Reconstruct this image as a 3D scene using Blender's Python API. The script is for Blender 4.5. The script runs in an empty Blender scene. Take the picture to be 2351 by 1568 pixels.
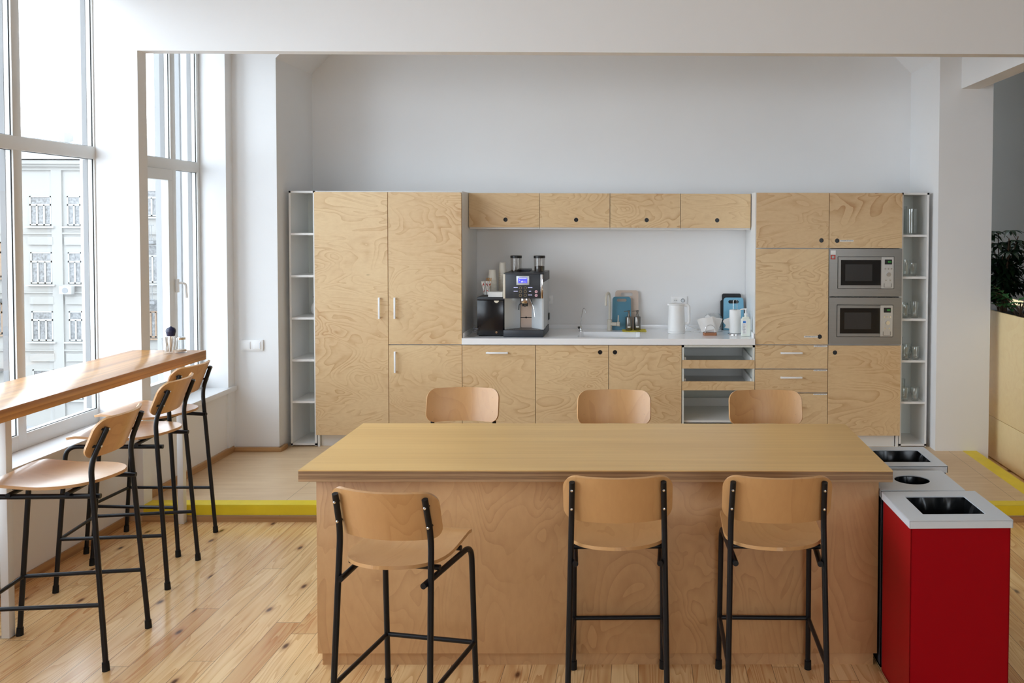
import bpy, bmesh, math, random
from mathutils import Vector, Matrix
C = bpy.context.scene.collection
PI = math.pi
random.seed(4)

# ------------------------------------------------------------------ materials
class G:
    """tiny helper around a material's node tree"""
    def __init__(s, name):
        s.m = bpy.data.materials.new(name); s.m.use_nodes = True
        s.t = s.m.node_tree; s.n = s.t.nodes; s.l = s.t.links
        s.b = s.n['Principled BSDF']; s.out = s.n['Material Output']
    def node(s, kind, **kw):
        n = s.n.new(kind)
        for k, v in kw.items(): setattr(n, k, v)
        return n
    def put(s, sock, v):
        if v is None: return
        if isinstance(v, bpy.types.NodeSocket): s.l.new(v, sock)
        else: sock.default_value = v
    def M(s, op, a, b=None, c=None):
        n = s.node('ShaderNodeMath', operation=op)
        for i, v in enumerate((a, b, c)):
            if v is not None: s.put(n.inputs[i], v)
        return n.outputs[0]
    def xyz(s, x, y, z):
        n = s.node('ShaderNodeCombineXYZ')
        for i, v in enumerate((x, y, z)): s.put(n.inputs[i], v)
        return n.outputs[0]
    def coord(s):
        tc = s.node('ShaderNodeTexCoord'); oi = s.node('ShaderNodeObjectInfo')
        sp = s.node('ShaderNodeSeparateXYZ'); s.l.new(tc.outputs['Object'], sp.inputs[0])
        return sp.outputs[0], sp.outputs[1], sp.outputs[2], oi.outputs['Random']
    def noise(s, vec, scale=1, detail=3, rough=.5, dist=0):
        n = s.node('ShaderNodeTexNoise'); s.put(n.inputs['Vector'], vec)
        n.inputs['Scale'].default_value = scale; n.inputs['Detail'].default_value = detail
        n.inputs['Roughness'].default_value = rough; n.inputs['Distortion'].default_value = dist
        return n.outputs['Fac']
    def white(s, vec):
        n = s.node('ShaderNodeTexWhiteNoise'); s.put(n.inputs['Vector'], vec); return n.outputs['Value']
    def mix(s, f, a, b):
        n = s.node('ShaderNodeMix', data_type='RGBA'); s.put(n.inputs[0], f)
        s.put(n.inputs[6], a if isinstance(a, bpy.types.NodeSocket) else (*a, 1)); s.put(n.inputs[7], b if isinstance(b, bpy.types.NodeSocket) else (*b, 1))
        return n.outputs[2]
    def ramp(s, f, lo, hi):
        n = s.node('ShaderNodeMapRange'); s.put(n.inputs[0], f)
        n.inputs[1].default_value = lo; n.inputs[2].default_value = hi; n.clamp = True
        return n.outputs[0]
    def bump(s, h, strength=.2, dist=.001):
        n = s.node('ShaderNodeBump'); s.put(n.inputs['Height'], h)
        n.inputs['Strength'].default_value = strength; n.inputs['Distance'].default_value = dist
        s.l.new(n.outputs[0], s.b.inputs['Normal'])

def srgb(r, g, b):
    f = lambda c: (c/255/12.92) if c/255 <= .04045 else ((c/255+.055)/1.055)**2.4
    return (f(r), f(g), f(b))

def plain(name, col, rough=.5, metal=0, var=.03, emit=None, es=0, spec=.5, coat=0):
    g = G(name); x, y, z, r = g.coord()
    n = g.noise(g.xyz(g.M('ADD', x, g.M('MULTIPLY', r, 37.)), y, z), 7, 3)
    k = g.ramp(n, .25, .75)
    g.put(g.b.inputs['Base Color'], g.mix(k, tuple(c*(1-var) for c in col), tuple(min(1, c*(1+var)) for c in col)))
    g.b.inputs['Roughness'].default_value = rough; g.b.inputs['Metallic'].default_value = metal
    g.b.inputs['Specular IOR Level'].default_value = spec
    if emit:
        g.b.inputs['Emission Color'].default_value = (*emit, 1); g.b.inputs['Emission Strength'].default_value = es
    return g.m

def glass(name, tint=(1, 1, 1), rough=0.0, ior=1.45):
    g = G(name)
    g.b.inputs['Base Color'].default_value = (*tint, 1); g.b.inputs['Transmission Weight'].default_value = 1
    g.b.inputs['Roughness'].default_value = rough; g.b.inputs['IOR'].default_value = ior
    return g.m

def thin_glass(name, tint=(1, 1, 1), refl=1.0):
    """thin pane: mostly clear, mirror-like towards grazing angles"""
    g = G(name)
    tr = g.node('ShaderNodeBsdfTransparent'); tr.inputs[0].default_value = (*tint, 1)
    gl = g.node('ShaderNodeBsdfGlossy'); gl.inputs['Roughness'].default_value = .02
    lw = g.node('ShaderNodeLayerWeight'); lw.inputs['Blend'].default_value = .5
    sch = g.M('ADD', .035, g.M('MULTIPLY', g.M('POWER', lw.outputs['Facing'], 5.), .6))
    mx = g.node('ShaderNodeMixShader')
    g.l.new(g.M('MULTIPLY', sch, refl), mx.inputs[0]); g.l.new(tr.outputs[0], mx.inputs[1]); g.l.new(gl.outputs[0], mx.inputs[2])
    g.l.new(mx.outputs[0], g.out.inputs[0])
    return g.m

def figured(name, light, dark, axis='x', stretch=3.2, scale=3.0, rings=9, line=.55, rough=.42, broad=.25, knots=True, coat=0):
    """rotary-cut veneer: contour lines of a stretched noise field"""
    g = G(name); x, y, z, r = g.coord()
    o = g.M('MULTIPLY', r, 91.)
    if axis == 'x': v = g.xyz(g.M('ADD', g.M('DIVIDE', x, stretch), o), g.M('ADD', y, o), z)
    elif axis == 'y': v = g.xyz(g.M('ADD', x, o), g.M('ADD', g.M('DIVIDE', y, stretch), o), z)
    else: v = g.xyz(g.M('ADD', x, o), g.M('ADD', y, o), g.M('DIVIDE', z, stretch))
    n = g.noise(v, scale, 2.6, .5, .9)
    ph = g.M('MULTIPLY', n, rings)
    fr = g.M('FRACT', ph)
    ln = g.M('POWER', fr, 3.0)
    wob = g.noise(v, scale*1.7, 2, .5)
    ln = g.M('MULTIPLY', ln, g.ramp(wob, .3, .75))
    fine = g.noise(v, scale*16, 3, .6)
    br = g.noise(v, scale*.45, 2)
    f = g.M('ADD', g.M('MULTIPLY', ln, line), g.M('MULTIPLY', g.ramp(fine, .35, .8), .16))
    f = g.M('ADD', f, g.M('MULTIPLY', g.ramp(br, .35, .7), broad))
    col = g.mix(g.M('MINIMUM', f, 1.), light, dark)
    if knots:
        vo = g.node('ShaderNodeTexVoronoi'); g.put(vo.inputs['Vector'], v); vo.inputs['Scale'].default_value = scale*1.1
        kn = g.M('MULTIPLY', g.M('SUBTRACT', 1., g.ramp(vo.outputs['Distance'], .008, .03)), .6)
        col = g.mix(kn, col, tuple(c*.35 for c in dark))
    g.put(g.b.inputs['Base Color'], col)
    g.b.inputs['Roughness'].default_value = rough
    if coat: g.b.inputs['Coat Weight'].default_value = coat; g.b.inputs['Coat Roughness'].default_value = .2
    return g.m

def straight(name, light, dark, axis='x', k=70, rough=.4, contrast=1.0, lines=.0):
    """straight-grained wood along one axis"""
    g = G(name); x, y, z, r = g.coord(); o = g.M('MULTIPLY', r, 53.)
    s = {'x': (.9, k, k), 'y': (k, .9, k), 'z': (k, k, .9)}[axis]
    v = g.xyz(g.M('ADD', g.M('MULTIPLY', x, s[0]), o), g.M('MULTIPLY', y, s[1]), g.M('MULTIPLY', z, s[2]))
    n = g.noise(v, 1, 4, .55, .25)
    v2 = g.xyz(g.M('ADD', g.M('MULTIPLY', x, s[0]*.7), o), g.M('MULTIPLY', y, s[1]*.13), g.M('MULTIPLY', z, s[2]*.13))
    n2 = g.noise(v2, 1, 2, .5, .6)
    f = g.M('ADD', g.M('MULTIPLY', g.ramp(n, .32, .72), .5*contrast), g.M('MULTIPLY', g.ramp(n2, .3, .7), .5*contrast))
    if lines:
        f = g.M('ADD', f, g.M('MULTIPLY', g.M('POWER', g.M('FRACT', g.M('MULTIPLY', n2, 11.)), 4.), lines))
    g.put(g.b.inputs['Base Color'], g.mix(g.M('MINIMUM', f, 1.), light, dark))
    g.b.inputs['Roughness'].default_value = rough
    return g.m

def plank_floor():
    g = G('pine_planks'); x, y, z, r = g.coord()
    W, L = .118, 2.3
    px = g.M('DIVIDE', x, W); i = g.M('FLOOR', px); fx = g.M('FRACT', px)
    py = g.M('DIVIDE', g.M('ADD', y, g.M('MULTIPLY', g.white(g.xyz(i, 3.7, 1.1)), 7.)), L)
    j = g.M('FLOOR', py); fy = g.M('FRACT', py)
    rnd = g.white(g.xyz(i, j, .5)); rnd2 = g.white(g.xyz(j, i, 9.5))
    ox = g.M('MULTIPLY', rnd, 40.)
    v = g.xyz(g.M('ADD', g.M('MULTIPLY', x, 9.), ox), g.M('ADD', g.M('MULTIPLY', y, .55), ox), g.M('MULTIPLY', rnd2, 20.))
    n = g.noise(v, 1, 2.5, .5, .8)
    ring = g.M('POWER', g.M('FRACT', g.M('MULTIPLY', n, 13.)), 2.2)
    fine = g.noise(g.xyz(g.M('ADD', g.M('MULTIPLY', x, 190.), ox), g.M('MULTIPLY', y, 5.), 0.), 1, 2)
    broad = g.noise(g.xyz(g.M('ADD', g.M('MULTIPLY', x, 3.), ox), g.M('MULTIPLY', y, .9), ox), 1, 2)
    f = g.M('ADD', g.M('MULTIPLY', ring, .46), g.M('MULTIPLY', g.ramp(fine, .3, .8), .12))
    f = g.M('ADD', f, g.M('MULTIPLY', rnd, .40)); f = g.M('ADD', f, g.M('MULTIPLY', g.ramp(broad, .45, .8), .28))
    col = g.mix(g.M('MINIMUM', f, 1.), srgb(252, 220, 164), srgb(198, 138, 80))
    # knots: stretched cells, dark core with a warm halo
    vo = g.node('ShaderNodeTexVoronoi'); vo.inputs['Scale'].default_value = 1
    g.put(vo.inputs['Vector'], g.xyz(g.M('ADD', g.M('MULTIPLY', x, 5.5), ox), g.M('ADD', g.M('MULTIPLY', y, 2.4), ox), 0.))
    vo.voronoi_dimensions = '2D'
    d = vo.outputs['Distance']
    halo = g.M('SUBTRACT', 1., g.ramp(d, .05, .17)); core = g.M('SUBTRACT', 1., g.ramp(d, .03, .085))
    keep = g.M('GREATER_THAN', rnd2, .6)
    col = g.mix(g.M('MULTIPLY', g.M('MULTIPLY', halo, keep), .5), col, srgb(170, 105, 60))
    col = g.mix(g.M('MULTIPLY', g.M('MULTIPLY', core, keep), .9), col, srgb(78, 44, 26))
    e = g.M('MINIMUM', fx, g.M('SUBTRACT', 1., fx)); e2 = g.M('MINIMUM', fy, g.M('SUBTRACT', 1., fy))
    gap = g.M('MAXIMUM', g.M('LESS_THAN', e, .011), g.M('LESS_THAN', e2, .0006))
    col = g.mix(g.M('MULTIPLY', gap, .72), col, srgb(60, 36, 20))
    g.put(g.b.inputs['Base Color'], col)
    g.put(g.b.inputs['Roughness'], g.M('ADD', .15, g.M('MULTIPLY', broad, .14)))
    g.bump(g.M('SUBTRACT', 1., gap), .25, .001)
    return g.m

def ply_edge():
    g = G('plywood_edge'); x, y, z, r = g.coord()
    nz = g.M('MULTIPLY', z, 125.)
    lay = g.white(g.xyz(g.M('FLOOR', nz), 2., 3.))
    n = g.noise(g.xyz(g.M('MULTIPLY', x, 5.), g.M('MULTIPLY', y, 5.), g.M('MULTIPLY', z, 420.)), 1, 4, .6)
    n2 = g.noise(g.xyz(g.M('MULTIPLY', x, 2.2), g.M('MULTIPLY', y, 2.2), g.M('MULTIPLY', z, 260.)), 1, 3, .6)
    f = g.M('ADD', g.M('MULTIPLY', lay, .55), g.M('MULTIPLY', g.ramp(n, .35, .7), .45))
    col = g.mix(g.M('MINIMUM', f, 1.), srgb(186, 150, 110), srgb(116, 82, 56))
    col = g.mix(g.M('MULTIPLY', g.ramp(n2, .62, .72), .7), col, srgb(70, 46, 30))
    g.put(g.b.inputs['Base Color'], col); g.b.inputs['Roughness'].default_value = .6
    return g.m

def steel(name, col=(.25, .235, .215), rough=.3, axis='x'):
    g = G(name); x, y, z, r = g.coord()
    v = g.xyz(g.M('MULTIPLY', x, 4. if axis == 'x' else 500.), g.M('MULTIPLY', y, 60.), g.M('MULTIPLY', z, 500. if axis == 'x' else 4.))
    n = g.noise(v, 1, 2)
    g.put(g.b.inputs['Base Color'], g.mix(n, tuple(c*.85 for c in col), tuple(c*1.1 for c in col)))
    g.b.inputs['Metallic'].default_value = 1
    g.put(g.b.inputs['Roughness'], g.M('ADD', rough-.06, g.M('MULTIPLY', n, .14)))
    return g.m

def plaster(name, col):
    g = G(name); x, y, z, r = g.coord()
    n = g.noise(g.xyz(x, y, z), 1.3, 4, .6); n2 = g.noise(g.xyz(x, y, z), 90, 2)
    g.put(g.b.inputs['Base Color'], g.mix(g.ramp(n, .3, .7), tuple(c*.975 for c in col), col))
    g.b.inputs['Roughness'].default_value = .85
    g.bump(n2, .06, .001)
    return g.m

def ground_ply():
    g = G('pale_plywood_floor'); x, y, z, r = g.coord()
    n = g.noise(g.xyz(g.M('MULTIPLY', x, 2.), g.M('MULTIPLY', y, 22.), 0.), 1, 4, .6)
    n2 = g.noise(g.xyz(x, y, 0.), 1.6, 3)
    f = g.M('ADD', g.M('MULTIPLY', g.ramp(n, .35, .75), .4), g.M('MULTIPLY', g.ramp(n2, .35, .7), .4))
    col = g.mix(f, srgb(226, 200, 164), srgb(190, 154, 112))
    a = g.M('ABSOLUTE', g.M('SUBTRACT', g.M('FRACT', g.M('DIVIDE', g.M('ADD', x, 2.35+1.22), 1.22)), .5))
    seam = g.M('GREATER_THAN', a, .4988)
    col = g.mix(g.M('MULTIPLY', seam, .7), col, srgb(80, 55, 35))
    g.put(g.b.inputs['Base Color'], col); g.b.inputs['Roughness'].default_value = .36
    return g.m

MT = {}
MT['wall'] = plaster('white_wall_paint', (.85, .855, .86))
MT['ceil'] = plaster('ceiling_paint', (.80, .805, .81))
MT['greywall'] = plaster('grey_wall_paint', (.19, .19, .182))
MT['ext'] = plaster('outside_render', (.30, .30, .30))
MT['floor'] = plank_floor()
MT['platform'] = ground_ply()
MT['yellow'] = plain('yellow_tape', srgb(234, 210, 36), .45, var=.06)
MT['board'] = straight('pine_skirting', srgb(205, 165, 115), srgb(150, 105, 65), 'x', 60)
MT['boardy'] = straight('pine_skirting_side', srgb(205, 165, 115), srgb(150, 105, 65), 'y', 60)
MT['upvc'] = plain('white_window_frame', (.72, .72, .70), .35, var=.01)
MT['gasket'] = plain('grey_glazing_spacer', srgb(112, 111, 110), .4)
MT['pane'] = thin_glass('window_glass')
MT['sill'] = plain('white_sill', (.82, .82, .82), .3, var=.01)
MT['birch'] = figured('birch_plywood_door', srgb(228, 200, 156), srgb(180, 130, 80), 'x', 2.3, 3.0, 21, line=.68)
MT['birchv'] = figured('birch_plywood_upright', srgb(208, 164, 116), srgb(160, 112, 70), 'z', 2.4, 2.4, 22, line=.5)
MT['birchp'] = figured('planter_plywood', srgb(240, 220, 170), srgb(216, 182, 124), 'x', 2.4, 1.5, 12, line=.25)
MT['oaktop'] = straight('oak_laminate', srgb(236, 196, 128), srgb(206, 162, 98), 'x', 55, .33, .8)
MT['baroak'] = straight('oiled_oak', srgb(224, 168, 96), srgb(160, 104, 50), 'y', 38, .3, 1.15, .45)
MT['plyedge'] = ply_edge()
MT['beech'] = figured('beech_veneer', srgb(212, 164, 110), srgb(182, 130, 80), 'z', 4, 3.0, 13, line=.45, rough=.33, broad=.32, knots=False, coat=.25)
MT['beechs'] = figured('beech_veneer_seat', srgb(212, 164, 110), srgb(182, 130, 80), 'y', 4, 3.0, 13, line=.45, rough=.33, broad=.32, knots=False, coat=.35)
MT['tube'] = plain('black_steel_tube', (.008, .008, .010), .36, var=.05, spec=.3)
MT['rubber'] = plain('black_rubber', (.008, .008, .008), .6, spec=.3)
MT['chrome'] = plain('chrome', (.75, .75, .76), .12, 1, var=.02)
MT['steel'] = steel('brushed_steel')
MT['steelv'] = steel('brushed_steel_upright', (.5, .48, .45), .3, 'z')
MT['white'] = plain('white_melamine', (.80, .80, .79), .4, var=.01)
MT['grey_in'] = plain('pale_cabinet_interior', (.74, .77, .73), .5, var=.01)
MT['handle'] = plain('white_handle', (.88, .88, .88), .35, var=.01)
MT['dark'] = plain('black_plastic', (.008, .008, .009), .35)
MT['counter'] = plain('white_composite_worktop', (.93, .94, .96), .14, var=.01)
MT['red'] = plain('red_powder_coat', (.37, .0003, .006), .36, var=.03, spec=.12)
MT['binlid'] = plain('grey_painted_steel', (.72, .77, .82), .36, var=.02)
MT['binbody'] = plain('dark_grey_steel', (.10, .11, .13), .4, var=.02)
MT['bag'] = plain('black_bin_bag', (.008, .009, .010), .25, var=.2)
MT['charcoal'] = plain('charcoal_panel', (.030, .034, .042), .38)
MT['black'] = plain('black_gloss_panel', (.009, .009, .011), .18)
MT['silver'] = plain('silver_painted_panel', (.60, .63, .65), .3, .25)
MT['cream'] = plain('cream_trim', (.74, .68, .56), .4)
MT['blush'] = plain('brushed_pinkish_steel', (.62, .52, .45), .3, .6)
MT['screen'] = plain('blue_display', (.03, .03, .3), .3, emit=(.12, .13, .85), es=.9)
MT['lcdtext'] = plain('display_text', (.6, .6, .9), .3, emit=(.65, .68, 1), es=.8)
MT['brass'] = plain('brass_ring', (.55, .45, .25), .3, .7)
MT['pinkled'] = plain('lit_pink_ring', (.5, .3, .35), .4, emit=(.9, .55, .6), es=.5)
MT['glassc'] = glass('clear_glass', (.97, 1, .985), 0, 1.4)
MT['jar'] = thin_glass('thin_clear_plastic', (.975, .98, .98), 1.4)
MT['tumbler'] = thin_glass('tumbler_glass', (.965, .98, .975), 3.0)
MT['hopper'] = thin_glass('smoked_hopper', (.88, .87, .86), 1.6)
MT['beans'] = plain('coffee_beans', (.03, .015, .008), .5, var=.5)
MT['paper'] = plain('white_paper', (.84, .84, .83), .8, var=.02)
MT['cup'] = plain('cream_paper_cup', (.88, .84, .75), .7, var=.02)
MT['woodstick'] = plain('wooden_stirrer', srgb(196, 150, 96), .6)
MT['redstripe'] = plain('red_print', srgb(190, 60, 50), .6)
MT['blue'] = plain('teal_blue_plastic', srgb(76, 134, 158), .4)
MT['lightblue'] = plain('light_blue_plastic', srgb(118, 178, 206), .4)
MT['beige'] = plain('beige_plastic', srgb(206, 188, 174), .45)
MT['stone'] = plain('beige_granite_tap', srgb(206, 200, 186), .4, var=.06)
MT['slate'] = plain('black_slate', (.016, .017, .020), .6, var=.2)
MT['cloth'] = plain('yellow_cloth', srgb(216, 198, 66), .8)
MT['kettle'] = plain('matt_white_plastic', (.85, .85, .84), .38, var=.01)
MT['walnut'] = straight('walnut_base', srgb(170, 110, 70), srgb(120, 72, 42), 'x', 60)
MT['gel'] = plain('milky_gel_bottle', (.80, .84, .76), .25, var=.02)
MT['blueink'] = plain('blue_print', srgb(58, 128, 214), .5)
MT['ink'] = plain('grey_print', (.16, .16, .18), .6)
MT['green_led'] = plain('green_digits', (.02, .2, .02), .4, emit=(.1, .8, .1), es=.12)
MT['ovenglass'] = plain('black_oven_glass', (.006, .006, .007), .06)
MT['ovenmesh'] = plain('oven_window_mesh', (.035, .035, .036), .12)
MT['leafd'] = plain('dark_leaf', (.012, .035, .014), .35, var=.35)
MT['leafg'] = plain('glossy_leaf', (.06, .20, .06), .28, var=.4)
MT['bark'] = plain('plant_stem', (.12, .07, .04), .7)
MT['soil'] = plain('potting_soil', (.03, .02, .015), .9, var=.3)
MT['darkblue'] = plain('dark_blue_cap', (.012, .014, .05), .25)
MT['sugar'] = plain('brown_sugar_sticks', (.62, .48, .36), .6)
MT['facade'] = plaster('facade_render', (.255, .245, .225))
MT['facade2'] = plaster('facade_relief', (.235, .225, .205))
MT['roof'] = plain('roof_sheet', (.24, .24, .235), .6)
MT['extframe'] = plain('old_window_frame', (.27, .265, .25), .5)
MT['extglass'] = plain('far_window_pane', (.13, .13, .128), .25, var=.6)
MT['extwood'] = plain('far_brown_timber', (.20, .13, .08), .6, var=.2)
MT['iron'] = plain('balcony_iron', (.15, .15, .15), .5)
MT['street'] = plain('street', (.25, .25, .25), .9)
MT['purple'] = plain('dark_red_wrap', (.16, .02, .025), .5)

# ------------------------------------------------------------------ mesh builder
class MB:
    def __init__(s): s.b = bmesh.new()
    def box(s, x0, x1, y0, y1, z0, z1, bev=0, seg=2):
        r = bmesh.ops.create_cube(s.b, size=1)
        for v in r['verts']:
            v.co = Vector((x0+(v.co.x+.5)*(x1-x0), y0+(v.co.y+.5)*(y1-y0), z0+(v.co.z+.5)*(z1-z0)))
        if bev:
            es = list({e for v in r['verts'] for e in v.link_edges})
            bmesh.ops.bevel(s.b, geom=es, offset=bev, segments=seg, affect='EDGES', profile=.5)
        return s
    def ring(s, c, ax, ay, rx, ry, n):
        return [s.b.verts.new(c+ax*(rx*math.cos(2*PI*i/n))+ay*(ry*math.sin(2*PI*i/n))) for i in range(n)]
    def skin(s, rings, cap0=True, cap1=True, closed=False):
        n = len(rings[0]); k = len(rings)
        for a in range(k if closed else k-1):
            A, B = rings[a], rings[(a+1) % k]
            for i in range(n):
                f = s.b.faces.new((A[i], A[(i+1) % n], B[(i+1) % n], B[i])); f.smooth = True
        if not closed:
            if cap0: s.b.faces.new(rings[0][::-1])
            if cap1: s.b.faces.new(rings[-1])
        return s
    def tube(s, pts, r, n=12, fillet=0, fs=6, cap=True):
        P = [Vector(p) for p in pts]
        if fillet:
            Q = [P[0]]
            for a, b, c in zip(P, P[1:], P[2:]):
                d0 = (a-b); d1 = (c-b); f = min(fillet, d0.length*.48, d1.length*.48)
                p0 = b+d0.normalized()*f; p1 = b+d1.normalized()*f
                for i in range(fs+1):
                    t = i/fs; Q.append(p0*(1-t)**2+b*2*t*(1-t)+p1*t*t)
            P = Q+[P[-1]]
        T = []
        for i in range(len(P)):
            a = P[max(0, i-1)]; b = P[min(len(P)-1, i+1)]; T.append((b-a).normalized())
        up = Vector((0, 0, 1)) if abs(T[0].z) < .9 else Vector((1, 0, 0))
        ax = T[0].cross(up).normalized(); rings = []
        for i, p in enumerate(P):
            ax = (ax-T[i]*ax.dot(T[i])).normalized(); ay = T[i].cross(ax)
            rr = r[i] if isinstance(r, (list, tuple)) else r
            rings.append(s.ring(p, ax, ay, rr, rr, n))
        return s.skin(rings, cap, cap)
    def cyl(s, p0, p1, r0, r1=None, n=20):
        r1 = r0 if r1 is None else r1
        a, b = Vector(p0), Vector(p1); t = (b-a).normalized()
        up = Vector((0, 0, 1)) if abs(t.z) < .9 else Vector((1, 0, 0))
        ax = t.cross(up).normalized(); ay = t.cross(ax)
        R = [s.ring(a, ax, ay, r0, r0, n), s.ring(b, ax, ay, r1, r1, n)]
        nf = len(s.b.faces); s.skin(R)
        return s
    def lathe(s, prof, c=(0, 0, 0), n=24, cap0=True, cap1=True):
        c = Vector(c); X, Y = Vector((1, 0, 0)), Vector((0, 1, 0))
        return s.skin([s.ring(c+Vector((0, 0, z)), X, Y, max(r, 1e-4), max(r, 1e-4), n) for r, z in prof], cap0, cap1)
    def prism(s, poly, axis, a, b):
        """extrude a 2D polygon along axis from a to b; poly in the other two axes (cyclic order kept)"""
        def P(u, v, w): return {'x': (w, u, v), 'y': (u, w, v), 'z': (u, v, w)}[axis]
        A = [s.b.verts.new(P(u, v, a)) for u, v in poly]; B = [s.b.verts.new(P(u, v, b)) for u, v in poly]
        n = len(poly)
        for i in range(n): s.b.faces.new((A[i], A[(i+1) % n], B[(i+1) % n], B[i]))
        s.b.faces.new(A[::-1]); s.b.faces.new(B); return s
    def plate_hole(s, outer, inner, axis, a, b):
        """plate with a hole; both outlines have the same number of points"""
        def P(u, v, w): return Vector({'x': (w, u, v), 'y': (u, w, v), 'z': (u, v, w)}[axis])
        n = len(outer)
        V = [[s.b.verts.new(P(u, v, w)) for u, v in o] for o in (outer, inner) for w in (a, b)]
        oa, ob, ia, ib = V
        for i in range(n):
            j = (i+1) % n
            s.b.faces.new((oa[i], oa[j], ob[j], ob[i])); s.b.faces.new((ia[j], ia[i], ib[i], ib[j]))
            s.b.faces.new((oa[j], oa[i], ia[i], ia[j])); s.b.faces.new((ob[i], ob[j], ib[j], ib[i]))
        return s
    def sheet(s, rows, th, smooth=True):
        """grid of points thickened along its normals"""
        nr, nc = len(rows), len(rows[0]); P = [[Vector(p) for p in r] for r in rows]; N = []
        for i in range(nr):
            N.append([])
            for j in range(nc):
                du = P[i][min(nc-1, j+1)]-P[i][max(0, j-1)]; dv = P[min(nr-1, i+1)][j]-P[max(0, i-1)][j]
                N[-1].append(du.cross(dv).normalized())
        T = [[s.b.verts.new(P[i][j]+N[i][j]*th/2) for j in range(nc)] for i in range(nr)]
        B = [[s.b.verts.new(P[i][j]-N[i][j]*th/2) for j in range(nc)] for i in range(nr)]
        for i in range(nr-1):
            for j in range(nc-1):
                for f in (s.b.faces.new((T[i][j], T[i][j+1], T[i+1][j+1], T[i+1][j])), s.b.faces.new((B[i][j], B[i+1][j], B[i+1][j+1], B[i][j+1]))): f.smooth = smooth
        for j in range(nc-1):
            s.b.faces.new((T[0][j+1], T[0][j], B[0][j], B[0][j+1])); s.b.faces.new((T[-1][j], T[-1][j+1], B[-1][j+1], B[-1][j]))
        for i in range(nr-1):
            s.b.faces.new((T[i][0], T[i+1][0], B[i+1][0], B[i][0])); s.b.faces.new((T[i+1][-1], T[i][-1], B[i][-1], B[i+1][-1]))
        return s

def obj(name, mb, m, parent=None, label=None, sharp=True):
    me = bpy.data.meshes.new(name)
    bmesh.ops.recalc_face_normals(mb.b, faces=mb.b.faces)
    mb.b.to_mesh(me); mb.b.free()
    me.materials.append(MT[m] if isinstance(m, str) else m)
    o = bpy.data.objects.new(name, me); C.objects.link(o)
    if parent: o.parent = parent
    if label: o['label'] = label
    if sharp:
        try: me.set_sharp_from_angle(angle=.7)
        except Exception: pass
    return o
def tag(o, label, cat, group=None):
    o['label'] = label; o['category'] = cat
    if group: o['group'] = group
    return o
def thing(name, label, cat, loc=(0, 0, 0), rz=0, group=None):
    o = bpy.data.objects.new(name, None); C.objects.link(o); o.empty_display_size = .1
    o.location = loc; o.rotation_euler = (0, 0, rz)
    return tag(o, label, cat, group)
def struct(name, mb, m, parent=None):
    o = obj(name, mb, m, parent)
    if not parent: o['kind'] = 'structure'
    return o
def dup(o, parent=None):
    c = o.copy(); C.objects.link(c)
    if parent: c.parent = parent
    for ch in [k for k in o.children]: dup(ch, c)
    return c
def B(*a, **k): return MB().box(*a, **k)
def rrect(x0, x1, y0, y1, r, n=6):
    if not isinstance(r, (tuple, list)): r = (r,)*4
    out = []
    for (cx, cy, a0, rr) in ((x1-r[0], y1-r[0], 0, r[0]), (x0+r[1], y1-r[1], 90, r[1]), (x0+r[2], y0+r[2], 180, r[2]), (x1-r[3], y0+r[3], 270, r[3])):
        for i in range(n+1):
            a = math.radians(a0+90*i/n); out.append((cx+rr*math.cos(a), cy+rr*math.sin(a)))
    return out

ZP = .105            # kitchen platform height
YP = 5.665           # platform front edge
# ------------------------------------------------------------------ setting
struct('floor', B(-3.33, 8, -6, 9.5, -.12, 0), 'floor')
struct('floor_platform', B(-3.33, 2.755, YP, 7.9, 0, ZP), 'platform')
t = MB().box(-3.238, 2.757, YP-.003, YP+.1, ZP, ZP+.002).box(-3.238, 2.757, YP-.004, YP, .042, ZP+.002)
struct('trim_1', t, 'yellow')
struct('trim_2', B(2.645, 2.757, YP+.1, 7.07, ZP, ZP+.002), 'yellow')
struct('trim_3', MB().box(-3.238, 2.757, YP-.018, YP-.004, 0, .036), 'board')
struct('ceiling', B(-3.6, 8, -6, 9.5, 4.3, 4.42), 'ceil')
# window wall: low wall, column; unseen head and blank end shaped to cut light
struct('wall_left', MB().box(-3.62, -3.33, -6, 5.67, -.1, .615).box(-3.62, -3.33, -6, 5.67, 3.5, 4.3).box(-3.62, -3.33, -6, .6, .6, 4.3), 'wall')
struct('wall_left_alcove', MB().box(-3.62, -3.285, 5.77, 7.03, 0, .60).box(-3.62, -3.285, 5.77, 7.03, 3.6, 4.3), 'wall')
struct('wall_column', MB().box(-3.62, -3.24, 5.67, 5.77, 0, 4.3), 'wall')
struct('wall_beam', MB().box(-3.24, 8, 5.67, 5.77, 3.06, 4.3), 'wall')
struct('wall_left_reveal', MB().box(-3.62, -3.27, 6.92, 7.5, 0, 4.3), 'wall')
struct('wall_left_pilaster', MB().box(-3.27, -2.915, 7.03, 7.9, 0, 4.3), 'wall')
struct('wall_back', MB().box(-2.915, 2.42, 7.80, 7.9, 0, 4.3), 'wall')
ch = MB().prism([(-2.915, 3.27), (-2.915, 4.3), (-1.9, 4.3)], 'y', 7.03, 7.8).prism([(2.42, 3.30), (2.42, 4.3), (1.4, 4.3)], 'y', 7.05, 7.8)
struct('ceiling_niche', ch, 'wall')
struct('wall_right_pillar', B(2.42, 2.855, 7.05, 7.9, 0, 4.3), 'wall')
struct('wall_right_beam', B(2.595, 2.745, 5.77, 7.05, 3.05, 4.3), 'wall')
struct('wall_far', B(2.855, 8, 9.4, 9.5, 0, 4.3), 'greywall')
struct('wall_right', B(8, 8.1, -6, 9.5, 0, 4.3), 'greywall')
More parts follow.
